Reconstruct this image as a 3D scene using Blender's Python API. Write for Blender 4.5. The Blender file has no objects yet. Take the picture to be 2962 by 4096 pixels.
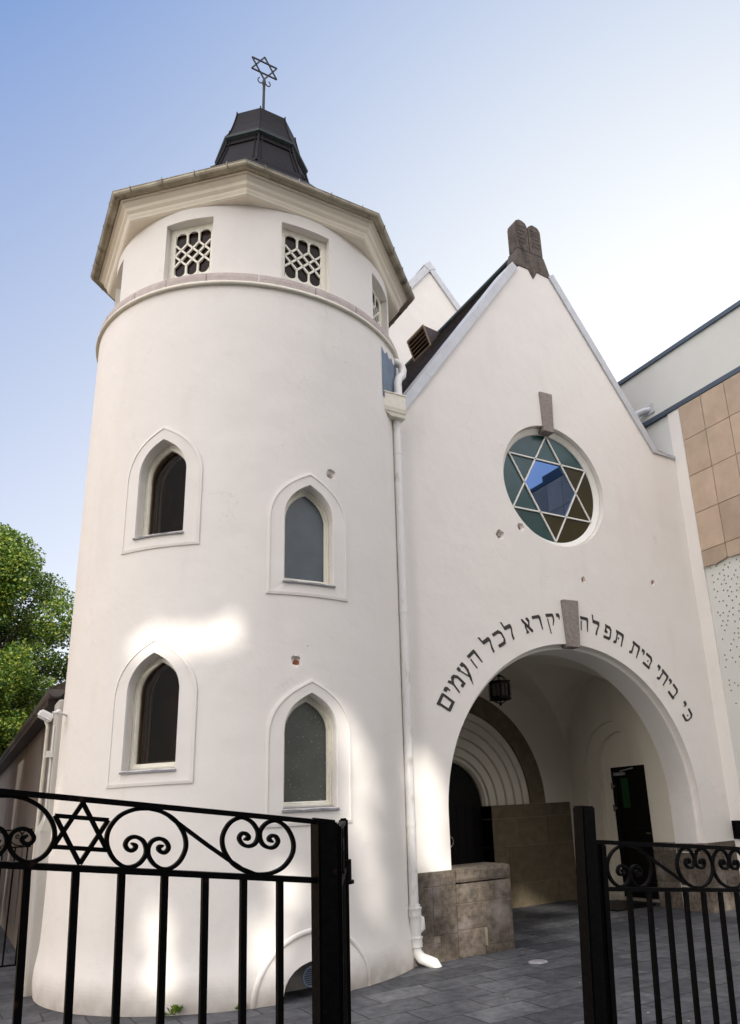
import bpy, bmesh, math, random
from mathutils import Vector, Matrix
R = math.radians
PI = math.pi
random.seed(7)
sc = bpy.context.scene
COL = sc.collection

# ------------------------------------------------------------------ camera
def make_camera():
    cd = bpy.data.cameras.new('camera'); co = bpy.data.objects.new('camera', cd); COL.objects.link(co)
    pt, rl, yw = 0.302924, -0.053357, 0.575179
    fw = Vector((math.sin(yw)*math.cos(pt), math.cos(yw)*math.cos(pt), math.sin(pt)))
    rt = Vector((math.cos(yw), -math.sin(yw), 0)); up = rt.cross(fw)
    r2 = rt*math.cos(rl) + up*math.sin(rl); u2 = -rt*math.sin(rl) + up*math.cos(rl)
    m = Matrix((r2, u2, -fw)).transposed().to_4x4()
    m.translation = Vector((-7.151134, -7.865582, 1.6)); co.matrix_world = m
    cd.sensor_fit = 'HORIZONTAL'; cd.sensor_width = 36; cd.lens = 36*3024.323/2962
    cd.shift_x = -301.89/2962; cd.shift_y = 238.83/2962
    cd.clip_start = .05; cd.clip_end = 2000
    sc.camera = co
make_camera()

# ------------------------------------------------------------------ world, sun, exposure
SUN_AZ, SUN_EL = 210.0, 28.0
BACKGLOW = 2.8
SD = Vector((math.sin(R(SUN_AZ))*math.cos(R(SUN_EL)), math.cos(R(SUN_AZ))*math.cos(R(SUN_EL)), math.sin(R(SUN_EL))))
def make_world():
    w = bpy.data.worlds.new('World'); sc.world = w; w.use_nodes = True
    nt = w.node_tree; n = nt.nodes; L = nt.links; n.clear()
    out = n.new('ShaderNodeOutputWorld')
    sky = n.new('ShaderNodeTexSky'); sky.sky_type = 'NISHITA'; sky.sun_disc = False
    sky.sun_elevation = R(SUN_EL); sky.sun_rotation = R(SUN_AZ); sky.air_density = 1.0; sky.dust_density = 1.0; sky.ozone_density = 1.5
    b1 = n.new('ShaderNodeBackground'); b1.inputs[1].default_value = .05
    L.new(sky.outputs[0], b1.inputs[0])
    # thin high haze over the blue: whiter towards the horizon, brightest low in the east
    tc = n.new('ShaderNodeTexCoord'); nrm = n.new('ShaderNodeVectorMath'); nrm.operation = 'NORMALIZE'; L.new(tc.outputs['Generated'], nrm.inputs[0])
    def dotp(az, el):
        d = n.new('ShaderNodeVectorMath'); d.operation = 'DOT_PRODUCT'
        d.inputs[1].default_value = (math.sin(R(az))*math.cos(R(el)), math.cos(R(az))*math.cos(R(el)), math.sin(R(el)))
        L.new(nrm.outputs[0], d.inputs[0]); return d.outputs['Value']
    def math1(op, a, v=None, clamp=False):
        m_ = n.new('ShaderNodeMath'); m_.operation = op; m_.use_clamp = clamp; L.new(a, m_.inputs[0])
        if v is not None: m_.inputs[1].default_value = v
        return m_.outputs[0]
    def scaled(col, fac):
        v = n.new('ShaderNodeVectorMath'); v.operation = 'SCALE'; v.inputs[0].default_value = col; L.new(fac, v.inputs['Scale']); return v.outputs[0]
    def addv(a, b):
        v = n.new('ShaderNodeVectorMath'); v.operation = 'ADD'
        for k, q in enumerate((a, b)):
            if isinstance(q, tuple): v.inputs[k].default_value = q
            else: L.new(q, v.inputs[k])
        return v.outputs[0]
    sep = n.new('ShaderNodeSeparateXYZ'); L.new(nrm.outputs[0], sep.inputs[0])
    z = math1('MAXIMUM', sep.outputs[2], 0.0)
    om = n.new('ShaderNodeMath'); om.operation = 'SUBTRACT'; om.inputs[0].default_value = 1; L.new(z, om.inputs[1])
    g1 = math1('POWER', math1('MAXIMUM', dotp(60, 30), 0.0), 3.0)
    mr = n.new('ShaderNodeMapRange'); mr.interpolation_type = 'SMOOTHSTEP'; mr.inputs[1].default_value = .14; mr.inputs[2].default_value = .95; mr.inputs[4].default_value = BACKGLOW  # warm glow behind the viewer, added to brighten the walls
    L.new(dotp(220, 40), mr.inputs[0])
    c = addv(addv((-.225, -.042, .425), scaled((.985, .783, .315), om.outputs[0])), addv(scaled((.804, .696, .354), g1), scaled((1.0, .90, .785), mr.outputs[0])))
    mx = n.new('ShaderNodeVectorMath'); mx.operation = 'MAXIMUM'; mx.inputs[1].default_value = (0, 0, 0); L.new(c, mx.inputs[0])
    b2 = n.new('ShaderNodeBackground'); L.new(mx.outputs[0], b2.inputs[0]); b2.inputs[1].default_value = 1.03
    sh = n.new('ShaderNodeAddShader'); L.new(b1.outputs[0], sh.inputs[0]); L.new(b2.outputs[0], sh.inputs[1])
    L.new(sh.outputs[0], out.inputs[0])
make_world()
sl = bpy.data.lights.new('sun', 'SUN'); sl.energy = 4.0; sl.angle = R(.8); sl.color = (1, .95, .87)
so = bpy.data.objects.new('sun', sl); COL.objects.link(so); so.rotation_euler = SD.to_track_quat('Z', 'Y').to_euler(); so.location = SD*40
sc.view_settings.view_transform = 'Standard'; sc.view_settings.look = 'None'; sc.view_settings.gamma = 1
sc.view_settings.use_curve_mapping = False
sc.view_settings.exposure = 0.0
sc.cycles.max_bounces = 8; sc.cycles.diffuse_bounces = 4

# ------------------------------------------------------------------ helpers
def tag(o, label=None, cat=None, group=None, kind=None):
    if label: o['label'] = label
    if cat: o['category'] = cat
    if group: o['group'] = group
    if kind: o['kind'] = kind
    return o
def empty(name, loc=(0, 0, 0)):
    o = bpy.data.objects.new(name, None); o.location = loc; o.empty_display_size = .2; COL.objects.link(o); return o
def link(name, me, mat=None, parent=None, smooth=False):
    o = bpy.data.objects.new(name, me); COL.objects.link(o)
    if mat:
        me.materials.clear(); me.materials.append(mat)
    if parent is not None:
        o.parent = parent
        # meshes are written in world space; an empty's offset is taken out again
        p = parent; t = Vector((0, 0, 0))
        while p is not None:
            if p.type == 'EMPTY': t += Vector(p.location)
            p = p.parent
        if parent.type == 'EMPTY': o.location = -t
    if smooth:
        for f in me.polygons: f.use_smooth = True
    return o
class MB:
    def __init__(s): s.v = []; s.f = []; s.sm = []
    def add(s, vs, fs, smooth=False):
        b = len(s.v); s.v += [tuple(v) for v in vs]; s.f += [tuple(b+i for i in f) for f in fs]; s.sm += [smooth]*len(fs)
        return s
    def box(s, x0, x1, y0, y1, z0, z1):
        vs = [(x, y, z) for x in (x0, x1) for y in (y0, y1) for z in (z0, z1)]
        return s.add(vs, [(0, 1, 3, 2), (4, 6, 7, 5), (0, 4, 5, 1), (2, 3, 7, 6), (0, 2, 6, 4), (1, 5, 7, 3)])
    def bbox(s, x0, x1, y0, y1, z0, z1, b=.01):
        # chamfered box
        vs = []; 
        X = (x0, x0+b, x1-b, x1); Y = (y0, y0+b, y1-b, y1); Z = (z0, z0+b, z1-b, z1)
        bm = bmesh.new(); bmesh.ops.create_cube(bm, size=1)
        for v in bm.verts: v.co = Vector((x0+(v.co.x+.5)*(x1-x0), y0+(v.co.y+.5)*(y1-y0), z0+(v.co.z+.5)*(z1-z0)))
        bmesh.ops.bevel(bm, geom=bm.edges[:], offset=b, segments=2, profile=.6, affect='EDGES')
        return s.bm(bm)
    def bm(s, bm, smooth=False):
        bm.verts.index_update()
        s.add([v.co[:] for v in bm.verts], [[v.index for v in f.verts] for f in bm.faces], smooth); bm.free(); return s
    def bar(s, p, q, w, h=None, up=(0, 0, 1)):
        # rectangular bar from p to q: w across, h along 'up'
        h = w if h is None else h
        p = Vector(p); q = Vector(q); d = (q-p).normalized(); u = Vector(up)
        sd = d.cross(u)
        if sd.length < 1e-4: sd = d.cross(Vector((1, 0, 0)))
        sd.normalize(); u = sd.cross(d).normalized()
        vs = [e + sd*a*w/2 + u*b*h/2 for e in (p, q) for a, b in ((-1, -1), (1, -1), (1, 1), (-1, 1))]
        return s.add(vs, [(0, 1, 2, 3), (7, 6, 5, 4), (0, 4, 5, 1), (1, 5, 6, 2), (2, 6, 7, 3), (3, 7, 4, 0)])
    def tube(s, pts, r, n=12, cap=True, flat=None):
        # round tube along a polyline; flat=(normal, width, thick) gives a flat strip instead
        pts = [Vector(p) for p in pts]; N = len(pts); rings = []
        rr = r if isinstance(r, (list, tuple)) else [r]*N
        T = []
        for i in range(N):
            a = pts[max(i-1, 0)]; b = pts[min(i+1, N-1)]; T.append((b-a).normalized())
        ref = Vector((0, 0, 1)) if abs(T[0].z) < .9 else Vector((1, 0, 0))
        u = T[0].cross(ref).normalized()
        vs = []
        for i in range(N):
            if flat: u = Vector(flat).normalized()
            u = (u - T[i]*u.dot(T[i])).normalized(); w = T[i].cross(u)
            for k in range(n):
                a = 2*PI*(k+.5)/n if n == 4 else 2*PI*k/n
                vs.append(pts[i] + (u*math.cos(a) + w*math.sin(a))*rr[i])
        fs = [(i*n+k, i*n+(k+1) % n, (i+1)*n+(k+1) % n, (i+1)*n+k) for i in range(N-1) for k in range(n)]
        s.add(vs, fs, n > 5)
        if cap: s.add([vs[k] for k in range(n)], [tuple(range(n))[::-1]]); s.add([vs[(N-1)*n+k] for k in range(n)], [tuple(range(n))])
        return s
    def rev(s, prof, cx, cy, n=96, a0=0, a1=2*PI, smooth=True, off=0.0):
        full = abs(a1-a0-2*PI) < 1e-6; m = n if full else n+1
        vs = []
        for r, z in prof:
            for k in range(m):
                a = a0+(a1-a0)*k/n+off; vs.append((cx+r*math.cos(a), cy+r*math.sin(a), z))
        fs = []
        for i in range(len(prof)-1):
            for k in range(n):
                k2 = (k+1) % m
                fs.append((i*m+k, i*m+k2, (i+1)*m+k2, (i+1)*m+k))
        return s.add(vs, fs, smooth)
    def prism(s, poly, y0, y1):
        # polygon in (x,z), extruded from y0 (front) to y1
        n = len(poly); a = sum(poly[i][0]*poly[(i+1) % n][1]-poly[(i+1) % n][0]*poly[i][1] for i in range(n))
        if a < 0: poly = poly[::-1]
        vs = [(x, y0, z) for x, z in poly]+[(x, y1, z) for x, z in poly]
        return s.add(vs, [tuple(range(n)), tuple(range(2*n-1, n-1, -1))]+[(i+n, (i+1) % n+n, (i+1) % n, i) for i in range(n)])
    def mesh(s, name):
        me = bpy.data.meshes.new(name); me.from_pydata(s.v, [], s.f)
        me.polygons.foreach_set('use_smooth', s.sm); me.update(); return me
    def build(s, name, mat, parent=None): return link(name, s.mesh(name), mat, parent)

def crater_bm(c, r, seed):
    rnd = random.Random(seed); bm = bmesh.new(); bmesh.ops.create_icosphere(bm, subdivisions=2, radius=r)
    for v in bm.verts: v.co = Vector(c) + v.co*(1+rnd.uniform(-.22, .22))
    return bm
def boolean(me, cutters, mat=None):
    """difference of a closed mesh and a list of closed cutter meshes"""
    o = bpy.data.objects.new('tmp', me); COL.objects.link(o); tmp = []
    for c in cutters:
        k = bpy.data.objects.new('cut', c); COL.objects.link(k); tmp.append(k)
        m = o.modifiers.new('b', 'BOOLEAN'); m.operation = 'DIFFERENCE'; m.solver = 'EXACT'; m.object = k
    dg = bpy.context.evaluated_depsgraph_get(); dg.update()
    res = bpy.data.meshes.new_from_object(o.evaluated_get(dg))
    for k in tmp+[o]: bpy.data.objects.remove(k)
    return res
def fixn(me):
    bm = bmesh.new(); bm.from_mesh(me); bmesh.ops.remove_doubles(bm, verts=bm.verts, dist=1e-5); bmesh.ops.recalc_face_normals(bm, faces=bm.faces); bm.to_mesh(me); bm.free(); return me

# ------------------------------------------------------------------ materials
def mat(name, col, rough=.6, metal=0, var=.0, vscale=3., bump=0., bscale=40., spec=.5, col2=None, vec='Object', stretch=None, coat=0, isl=0., dirt=None, detail=6):
    m = bpy.data.materials.new(name); m.use_nodes = True; nt = m.node_tree; n = nt.nodes; L = nt.links
    b = n['Principled BSDF']; b.inputs['Roughness'].default_value = rough; b.inputs['Metallic'].default_value = metal
    b.inputs['Specular IOR Level'].default_value = spec; b.inputs['Coat Weight'].default_value = coat
    tc = n.new('ShaderNodeTexCoord'); src = tc.outputs[vec]
    if stretch:
        mp = n.new('ShaderNodeMapping'); mp.inputs['Scale'].default_value = stretch; L.new(src, mp.inputs[0]); src = mp.outputs[0]
    c1 = (*col, 1); c2 = (*(col2 if col2 else [c*(1-var) for c in col]), 1)
    nz = n.new('ShaderNodeTexNoise'); nz.inputs['Scale'].default_value = vscale; nz.inputs['Detail'].default_value = detail; nz.inputs['Roughness'].default_value = .62
    L.new(src, nz.inputs['Vector'])
    ra = n.new('ShaderNodeValToRGB'); ra.color_ramp.elements[0].position = .35; ra.color_ramp.elements[1].position = .68
    ra.color_ramp.elements[0].color = c2; ra.color_ramp.elements[1].color = c1
    L.new(nz.outputs[0], ra.inputs[0]); colout = ra.outputs[0]
    if isl:
        geo = n.new('ShaderNodeNewGeometry'); mr = n.new('ShaderNodeMapRange'); mr.inputs[3].default_value = 1-isl; mr.inputs[4].default_value = 1+isl*.6
        L.new(geo.outputs['Random Per Island'], mr.inputs[0])
        mx = n.new('ShaderNodeMix'); mx.data_type = 'RGBA'; mx.blend_type = 'MULTIPLY'; mx.inputs[0].default_value = 1
        L.new(colout, mx.inputs[6]); L.new(mr.outputs[0], mx.inputs[7]); colout = mx.outputs[2]
    if dirt:
        dcol, dsc, lo, hi, dstr = dirt
        mp = n.new('ShaderNodeMapping'); mp.inputs['Scale'].default_value = dstr; L.new(tc.outputs[vec], mp.inputs[0])
        n2 = n.new('ShaderNodeTexNoise'); n2.inputs['Scale'].default_value = dsc; n2.inputs['Detail'].default_value = 8; L.new(mp.outputs[0], n2.inputs['Vector'])
        r2 = n.new('ShaderNodeMapRange'); r2.inputs[1].default_value = lo; r2.inputs[2].default_value = hi; L.new(n2.outputs[0], r2.inputs[0])
        mx = n.new('ShaderNodeMix'); mx.data_type = 'RGBA'; L.new(r2.outputs[0], mx.inputs[0]); L.new(colout, mx.inputs[6]); mx.inputs[7].default_value = (*dcol, 1); colout = mx.outputs[2]
    L.new(colout, b.inputs['Base Color'])
    if bump:
        bz = n.new('ShaderNodeTexNoise'); bz.inputs['Scale'].default_value = bscale; bz.inputs['Detail'].default_value = 5; L.new(src, bz.inputs['Vector'])
        bp = n.new('ShaderNodeBump'); bp.inputs['Strength'].default_value = bump; bp.inputs['Distance'].default_value = .02
        L.new(bz.outputs[0], bp.inputs['Height']); L.new(bp.outputs[0], b.inputs['Normal'])
    return m
M = {}
def plaster(name, col, dirtcol, hi=.86):
    m = mat(name, col, .85, var=.035, vscale=1.3, dirt=(dirtcol, 1.6, .58, hi, (1, 1, .28)))
    nt = m.node_tree; n = nt.nodes; L = nt.links; b = n['Principled BSDF']; tc = n['Texture Coordinate']
    b.inputs['Specular IOR Level'].default_value = .25
    a = n.new('ShaderNodeTexNoise'); a.inputs['Scale'].default_value = 2.2; a.inputs['Detail'].default_value = 3; L.new(tc.outputs['Object'], a.inputs['Vector'])
    c = n.new('ShaderNodeTexNoise'); c.inputs['Scale'].default_value = 55; c.inputs['Detail'].default_value = 6; L.new(tc.outputs['Object'], c.inputs['Vector'])
    b1 = n.new('ShaderNodeBump'); b1.inputs['Strength'].default_value = .35; b1.inputs['Distance'].default_value = .05; L.new(a.outputs[0], b1.inputs['Height'])
    # splash band at the foot and a few hairline cracks
    src = b.inputs['Base Color'].links[0].from_socket
    sep = n.new('ShaderNodeSeparateXYZ'); L.new(tc.outputs['Object'], sep.inputs[0])
    dn = n.new('ShaderNodeTexNoise'); dn.inputs['Scale'].default_value = 6; dn.inputs['Detail'].default_value = 8; L.new(tc.outputs['Object'], dn.inputs['Vector'])
    hm = n.new('ShaderNodeMapRange'); hm.inputs[1].default_value = .30; hm.inputs[2].default_value = .0; hm.inputs[4].default_value = 1.1; L.new(sep.outputs[2], hm.inputs[0])
    ml = n.new('ShaderNodeMath'); ml.operation = 'MULTIPLY'; ml.use_clamp = True; L.new(hm.outputs[0], ml.inputs[0]); L.new(dn.outputs[0], ml.inputs[1])
    x1 = n.new('ShaderNodeMix'); x1.data_type = 'RGBA'; L.new(ml.outputs[0], x1.inputs[0]); L.new(src, x1.inputs[6]); x1.inputs[7].default_value = (.36, .31, .25, 1)
    vo = n.new('ShaderNodeTexVoronoi'); vo.feature = 'DISTANCE_TO_EDGE'; vo.inputs['Scale'].default_value = .55
    wv = n.new('ShaderNodeVectorMath'); wv.operation = 'MULTIPLY_ADD'; wv.inputs[1].default_value = (.35, .35, .35); L.new(dn.outputs['Color'], wv.inputs[0]); L.new(tc.outputs['Object'], wv.inputs[2]); L.new(wv.outputs[0], vo.inputs['Vector'])
    cr = n.new('ShaderNodeMapRange'); cr.inputs[1].default_value = .0; cr.inputs[2].default_value = .004; cr.inputs[3].default_value = .22; cr.inputs[4].default_value = 0; L.new(vo.outputs['Distance'], cr.inputs[0])
    cm_ = n.new('ShaderNodeMapRange'); cm_.inputs[1].default_value = .52; cm_.inputs[2].default_value = .60; L.new(a.outputs[0], cm_.inputs[0])
    c2 = n.new('ShaderNodeMath'); c2.operation = 'MULTIPLY'; L.new(cr.outputs[0], c2.inputs[0]); L.new(cm_.outputs[0], c2.inputs[1])
    x2 = n.new('ShaderNodeMix'); x2.data_type = 'RGBA'; L.new(c2.outputs[0], x2.inputs[0]); L.new(x1.outputs[2], x2.inputs[6]); x2.inputs[7].default_value = (.42, .38, .34, 1)
    L.new(x2.outputs[2], b.inputs['Base Color'])
    b2 = n.new('ShaderNodeBump'); b2.inputs['Strength'].default_value = .30; b2.inputs['Distance'].default_value = .004; L.new(c.outputs[0], b2.inputs['Height'])
    L.new(b1.outputs[0], b2.inputs['Normal']); L.new(b2.outputs[0], b.inputs['Normal'])
    return m
M['plaster'] = plaster('white_plaster', (.81, .775, .725), (.68, .63, .57), 1.0)
M['trim'] = plaster('cream_trim', (.86, .79, .65), (.55, .49, .40))
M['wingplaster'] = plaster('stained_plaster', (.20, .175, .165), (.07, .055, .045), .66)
M['pier'] = plaster('grubby_pier_plaster', (.50, .48, .44), (.25, .22, .18), .8)
M['vault'] = plaster('porch_plaster', (.74, .69, .58), (.60, .55, .44))
M['cream'] = mat('cream_paint', (.78, .74, .62), .45, var=.12, vscale=14, bump=.1, bscale=60)
M['frame'] = mat('cream_window_wood', (.84, .81, .69), .5, var=.08, vscale=20, dirt=((.50, .43, .30), 30, .64, .80, (1, 1, 1)))
M['whitewood'] = mat('white_window_paint', (.80, .785, .73), .5, var=.06, vscale=12)
M['whitemetal'] = mat('white_pipe_paint', (.78, .77, .74), .4, var=.06, vscale=5, dirt=((.42, .38, .32), 9, .60, .80, (1, 1, .4)))
M['granite'] = mat('brown_granite', (.18, .145, .11), .8, vscale=16, col2=(.070, .056, .042), bump=.6, bscale=70, isl=.22, dirt=((.27, .23, .21), 3.5, .52, .78, (1, 1, 1)))
M['sandstone'] = mat('porch_stone', (.17, .135, .082), .8, vscale=7, col2=(.115, .09, .052), bump=.4, bscale=50, isl=.12)
M['mortar'] = mat('mortar', (.28, .25, .18), .9, var=.2, bump=.3)
M['pinkstone'] = mat('pink_belt_stone', (.56, .49, .45), .75, vscale=9, col2=(.46, .39, .36), bump=.4, bscale=60, isl=.08)
M['keystone'] = mat('keystone_stone', (.33, .285, .26), .8, vscale=24, col2=(.23, .195, .175), bump=.8, bscale=90)
M['tablet'] = mat('weathered_stone', (.14, .112, .092), .9, vscale=10, col2=(.085, .068, .056), bump=.9, bscale=40, dirt=((.02, .018, .016), 5, .52, .68, (1, 1, .22)))
M['blackstone'] = mat('engraved_dark', (.05, .045, .04), .9, var=.2)
M['letter'] = mat('black_lettering', (.035, .03, .028), .6, var=.3, vscale=30)
M['zinc'] = mat('zinc_flashing', (.56, .575, .60), .55, .12, var=.14, vscale=5, bump=.08, bscale=8)
M['lead'] = mat('lead_flashing', (.20, .26, .34), .45, .5, var=.35, vscale=6, stretch=(1, 1, .3), bump=.3, bscale=10)
M['gutter'] = mat('old_gutter_metal', (.42, .39, .30), .5, .3, vscale=4, col2=(.27, .23, .16), dirt=((.09, .075, .05), 6, .55, .75, (1, 1, 1)))
M['copper'] = mat('dark_copper', (.013, .010, .010), .5, 0, vscale=6, col2=(.007, .006, .0065), bump=.15, bscale=10, spec=.06)
M['patina'] = mat('patina_edge', (.025, .045, .045), .5, .2, var=.4, vscale=10)
M['rooftile'] = mat('brown_roof_tile', (.075, .048, .038), .7, vscale=12, col2=(.035, .026, .022), bump=.6, bscale=25, isl=.2)
M['ventmetal'] = mat('dark_brown_sheet', (.05, .036, .036), .5, .3, var=.3, vscale=8)
M['iron'] = mat('black_painted_iron', (.004, .0035, .004), .5, 0, vscale=30, col2=(.002, .002, .002), bump=.12, bscale=60, spec=.06, dirt=((.05, .02, .012), 22, .68, .80, (1, 1, 1)))
M['blackiron'] = mat('wrought_black', (.018, .016, .015), .5, .5, var=.4, vscale=20)
M['blackdoor'] = mat('black_door_paint', (.005, .004, .004), .45, 0, var=.3, vscale=6, spec=.15)
M['chrome'] = mat('steel', (.55, .52, .45), .25, .9, var=.1)
M['greenglass'] = mat('green_panel_glass', (.005, .05, .013), .3, 0, var=.4, vscale=6)
M['cladding'] = mat('beige_stone_cladding', (.50, .385, .285), .75, vscale=3.2, col2=(.42, .32, .235), bump=.25, bscale=60, isl=.20, dirt=((.47, .27, .19), 2.5, .60, .80, (1, 1, .5)))
M['modernwhite'] = mat('modern_render', (.66, .665, .62), .8, var=.05, vscale=2, bump=.15, bscale=50)
M['greymetal'] = mat('grey_blue_coping', (.085, .115, .15), .45, .4, var=.15, vscale=4)
M['stud'] = mat('brown_stud', (.30, .21, .13), .6, var=.3)
M['brick'] = mat('exposed_brick', (.38, .12, .06), .9, var=.4, vscale=30, bump=.5)
M['rubble'] = mat('broken_plaster', (.50, .44, .39), .95, var=.3, vscale=40, bump=.8, bscale=90)
M['sill'] = mat('slate_sill', (.32, .32, .33), .6, var=.4, vscale=18, bump=.5, bscale=30)
M['oldgut'] = mat('grey_wing_gutter', (.13, .115, .11), .6, .2, var=.5, vscale=4)
M['amber'] = mat('lantern_glass', (.16, .15, .12), .2, 0, var=.3, vscale=10)
M['bark'] = mat('bark', (.12, .09, .065), .9, var=.5, vscale=10, bump=.8, bscale=20)
M['facadegrey'] = mat('street_house_render', (.02, .016, .014), .9, var=.15, vscale=.7, spec=.02)
M['darkroof'] = mat('street_house_roof', (.008, .008, .010), .9, var=.3, vscale=2, spec=.02)

def leafmat(name, c1, c2, c3):
    m = bpy.data.materials.new(name); m.use_nodes = True; nt = m.node_tree; n = nt.nodes; L = nt.links
    b = n['Principled BSDF']; b.inputs['Roughness'].default_value = .45; b.inputs['Specular IOR Level'].default_value = .45
    g = n.new('ShaderNodeNewGeometry'); ra = n.new('ShaderNodeValToRGB'); e = ra.color_ramp.elements
    e[0].color = (*c1, 1); e[1].color = (*c3, 1); k = e.new(.55); k.color = (*c2, 1)
    L.new(g.outputs['Random Per Island'], ra.inputs[0]); L.new(ra.outputs[0], b.inputs['Base Color'])
    tr = n.new('ShaderNodeBsdfTranslucent'); L.new(ra.outputs[0], tr.inputs[0]); mx = n.new('ShaderNodeMixShader'); mx.inputs[0].default_value = .35
    L.new(b.outputs[0], mx.inputs[1]); L.new(tr.outputs[0], mx.inputs[2]); L.new(mx.outputs[0], n['Material Output'].inputs[0])
    return m
M['leaf'] = leafmat('lime_leaf', (.022, .058, .007), (.10, .19, .018), (.33, .37, .06))
M['leafdark'] = leafmat('street_leaf', (.02, .04, .012), (.04, .07, .02), (.06, .09, .025))

def glass(name, col, rough, spec=.5, dust=0., coat=1.):
    m = mat(name, col, rough, 0, var=.35, vscale=2.5, spec=spec)
    b = m.node_tree.nodes['Principled BSDF']; b.inputs['Coat Weight'].default_value = coat; b.inputs['Coat Roughness'].default_value = rough*.5
    if dust:
        n = m.node_tree.nodes; L = m.node_tree.links; tc = n['Texture Coordinate']
        v = n.new('ShaderNodeTexNoise'); v.inputs['Scale'].default_value = 45; v.inputs['Detail'].default_value = 2; L.new(tc.outputs['Object'], v.inputs['Vector'])
        r = n.new('ShaderNodeMapRange'); r.inputs[1].default_value = .66; r.inputs[2].default_value = .72; r.inputs[4].default_value = dust; L.new(v.outputs[0], r.inputs[0])
        mx = n.new('ShaderNodeMix'); mx.data_type = 'RGBA'; L.new(r.outputs[0], mx.inputs[0])
        src = b.inputs['Base Color'].links[0].from_socket; L.new(src, mx.inputs[6]); mx.inputs[7].default_value = (.5, .5, .45, 1); L.new(mx.outputs[2], b.inputs['Base Color'])
    return m
M['glassbrown'] = glass('dark_window_glass', (.020, .011, .008), .12, spec=.10, coat=0)
def clearglass():
    m = bpy.data.materials.new('clear_window_glass'); m.use_nodes = True; n = m.node_tree.nodes; L = m.node_tree.links
    n.remove(n['Principled BSDF']); t = n.new('ShaderNodeBsdfTransparent'); t.inputs[0].default_value = (.62, .55, .47, 1)
    g_ = n.new('ShaderNodeBsdfGlossy'); g_.inputs[0].default_value = (.9, .9, .9, 1); g_.inputs['Roughness'].default_value = .03
    tc = n.new('ShaderNodeTexCoord'); nz = n.new('ShaderNodeTexNoise'); nz.inputs['Scale'].default_value = 2.2; L.new(tc.outputs['Object'], nz.inputs['Vector'])
    bp = n.new('ShaderNodeBump'); bp.inputs['Strength'].default_value = .12; bp.inputs['Distance'].default_value = .05; L.new(nz.outputs[0], bp.inputs['Height']); L.new(bp.outputs[0], g_.inputs['Normal'])
    f = n.new('ShaderNodeFresnel'); f.inputs[0].default_value = 1.45; mm = n.new('ShaderNodeMath'); mm.operation = 'MULTIPLY'; mm.inputs[1].default_value = .16; L.new(f.outputs[0], mm.inputs[0]); mx = n.new('ShaderNodeMixShader'); L.new(mm.outputs[0], mx.inputs[0]); L.new(t.outputs[0], mx.inputs[1]); L.new(g_.outputs[0], mx.inputs[2])
    L.new(mx.outputs[0], n['Material Output'].inputs[0]); return m
M['glassclearwin'] = clearglass()
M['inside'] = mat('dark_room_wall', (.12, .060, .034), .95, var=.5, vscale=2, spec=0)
M['innersash'] = mat('inner_sash_grey', (.12, .11, .11), .6, var=.2)
M['glassblue'] = glass('blue_grey_frosted_glass', (.060, .085, .105), .40, coat=.2)
M['glassgrey'] = glass('dusty_grey_glass', (.085, .09, .072), .45, dust=.5, coat=.1)
M['glassteal'] = glass('teal_textured_glass', (.02, .075, .075), .28, coat=.3)
M['glassolive'] = glass('olive_textured_glass', (.030, .026, .004), .30, coat=.1)  # teal glass painted dark olive for the building reflected in it
M['glassclear'] = mat('clear_reflecting_glass', (.13, .22, .42), .02, 1.0, var=.05)

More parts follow.
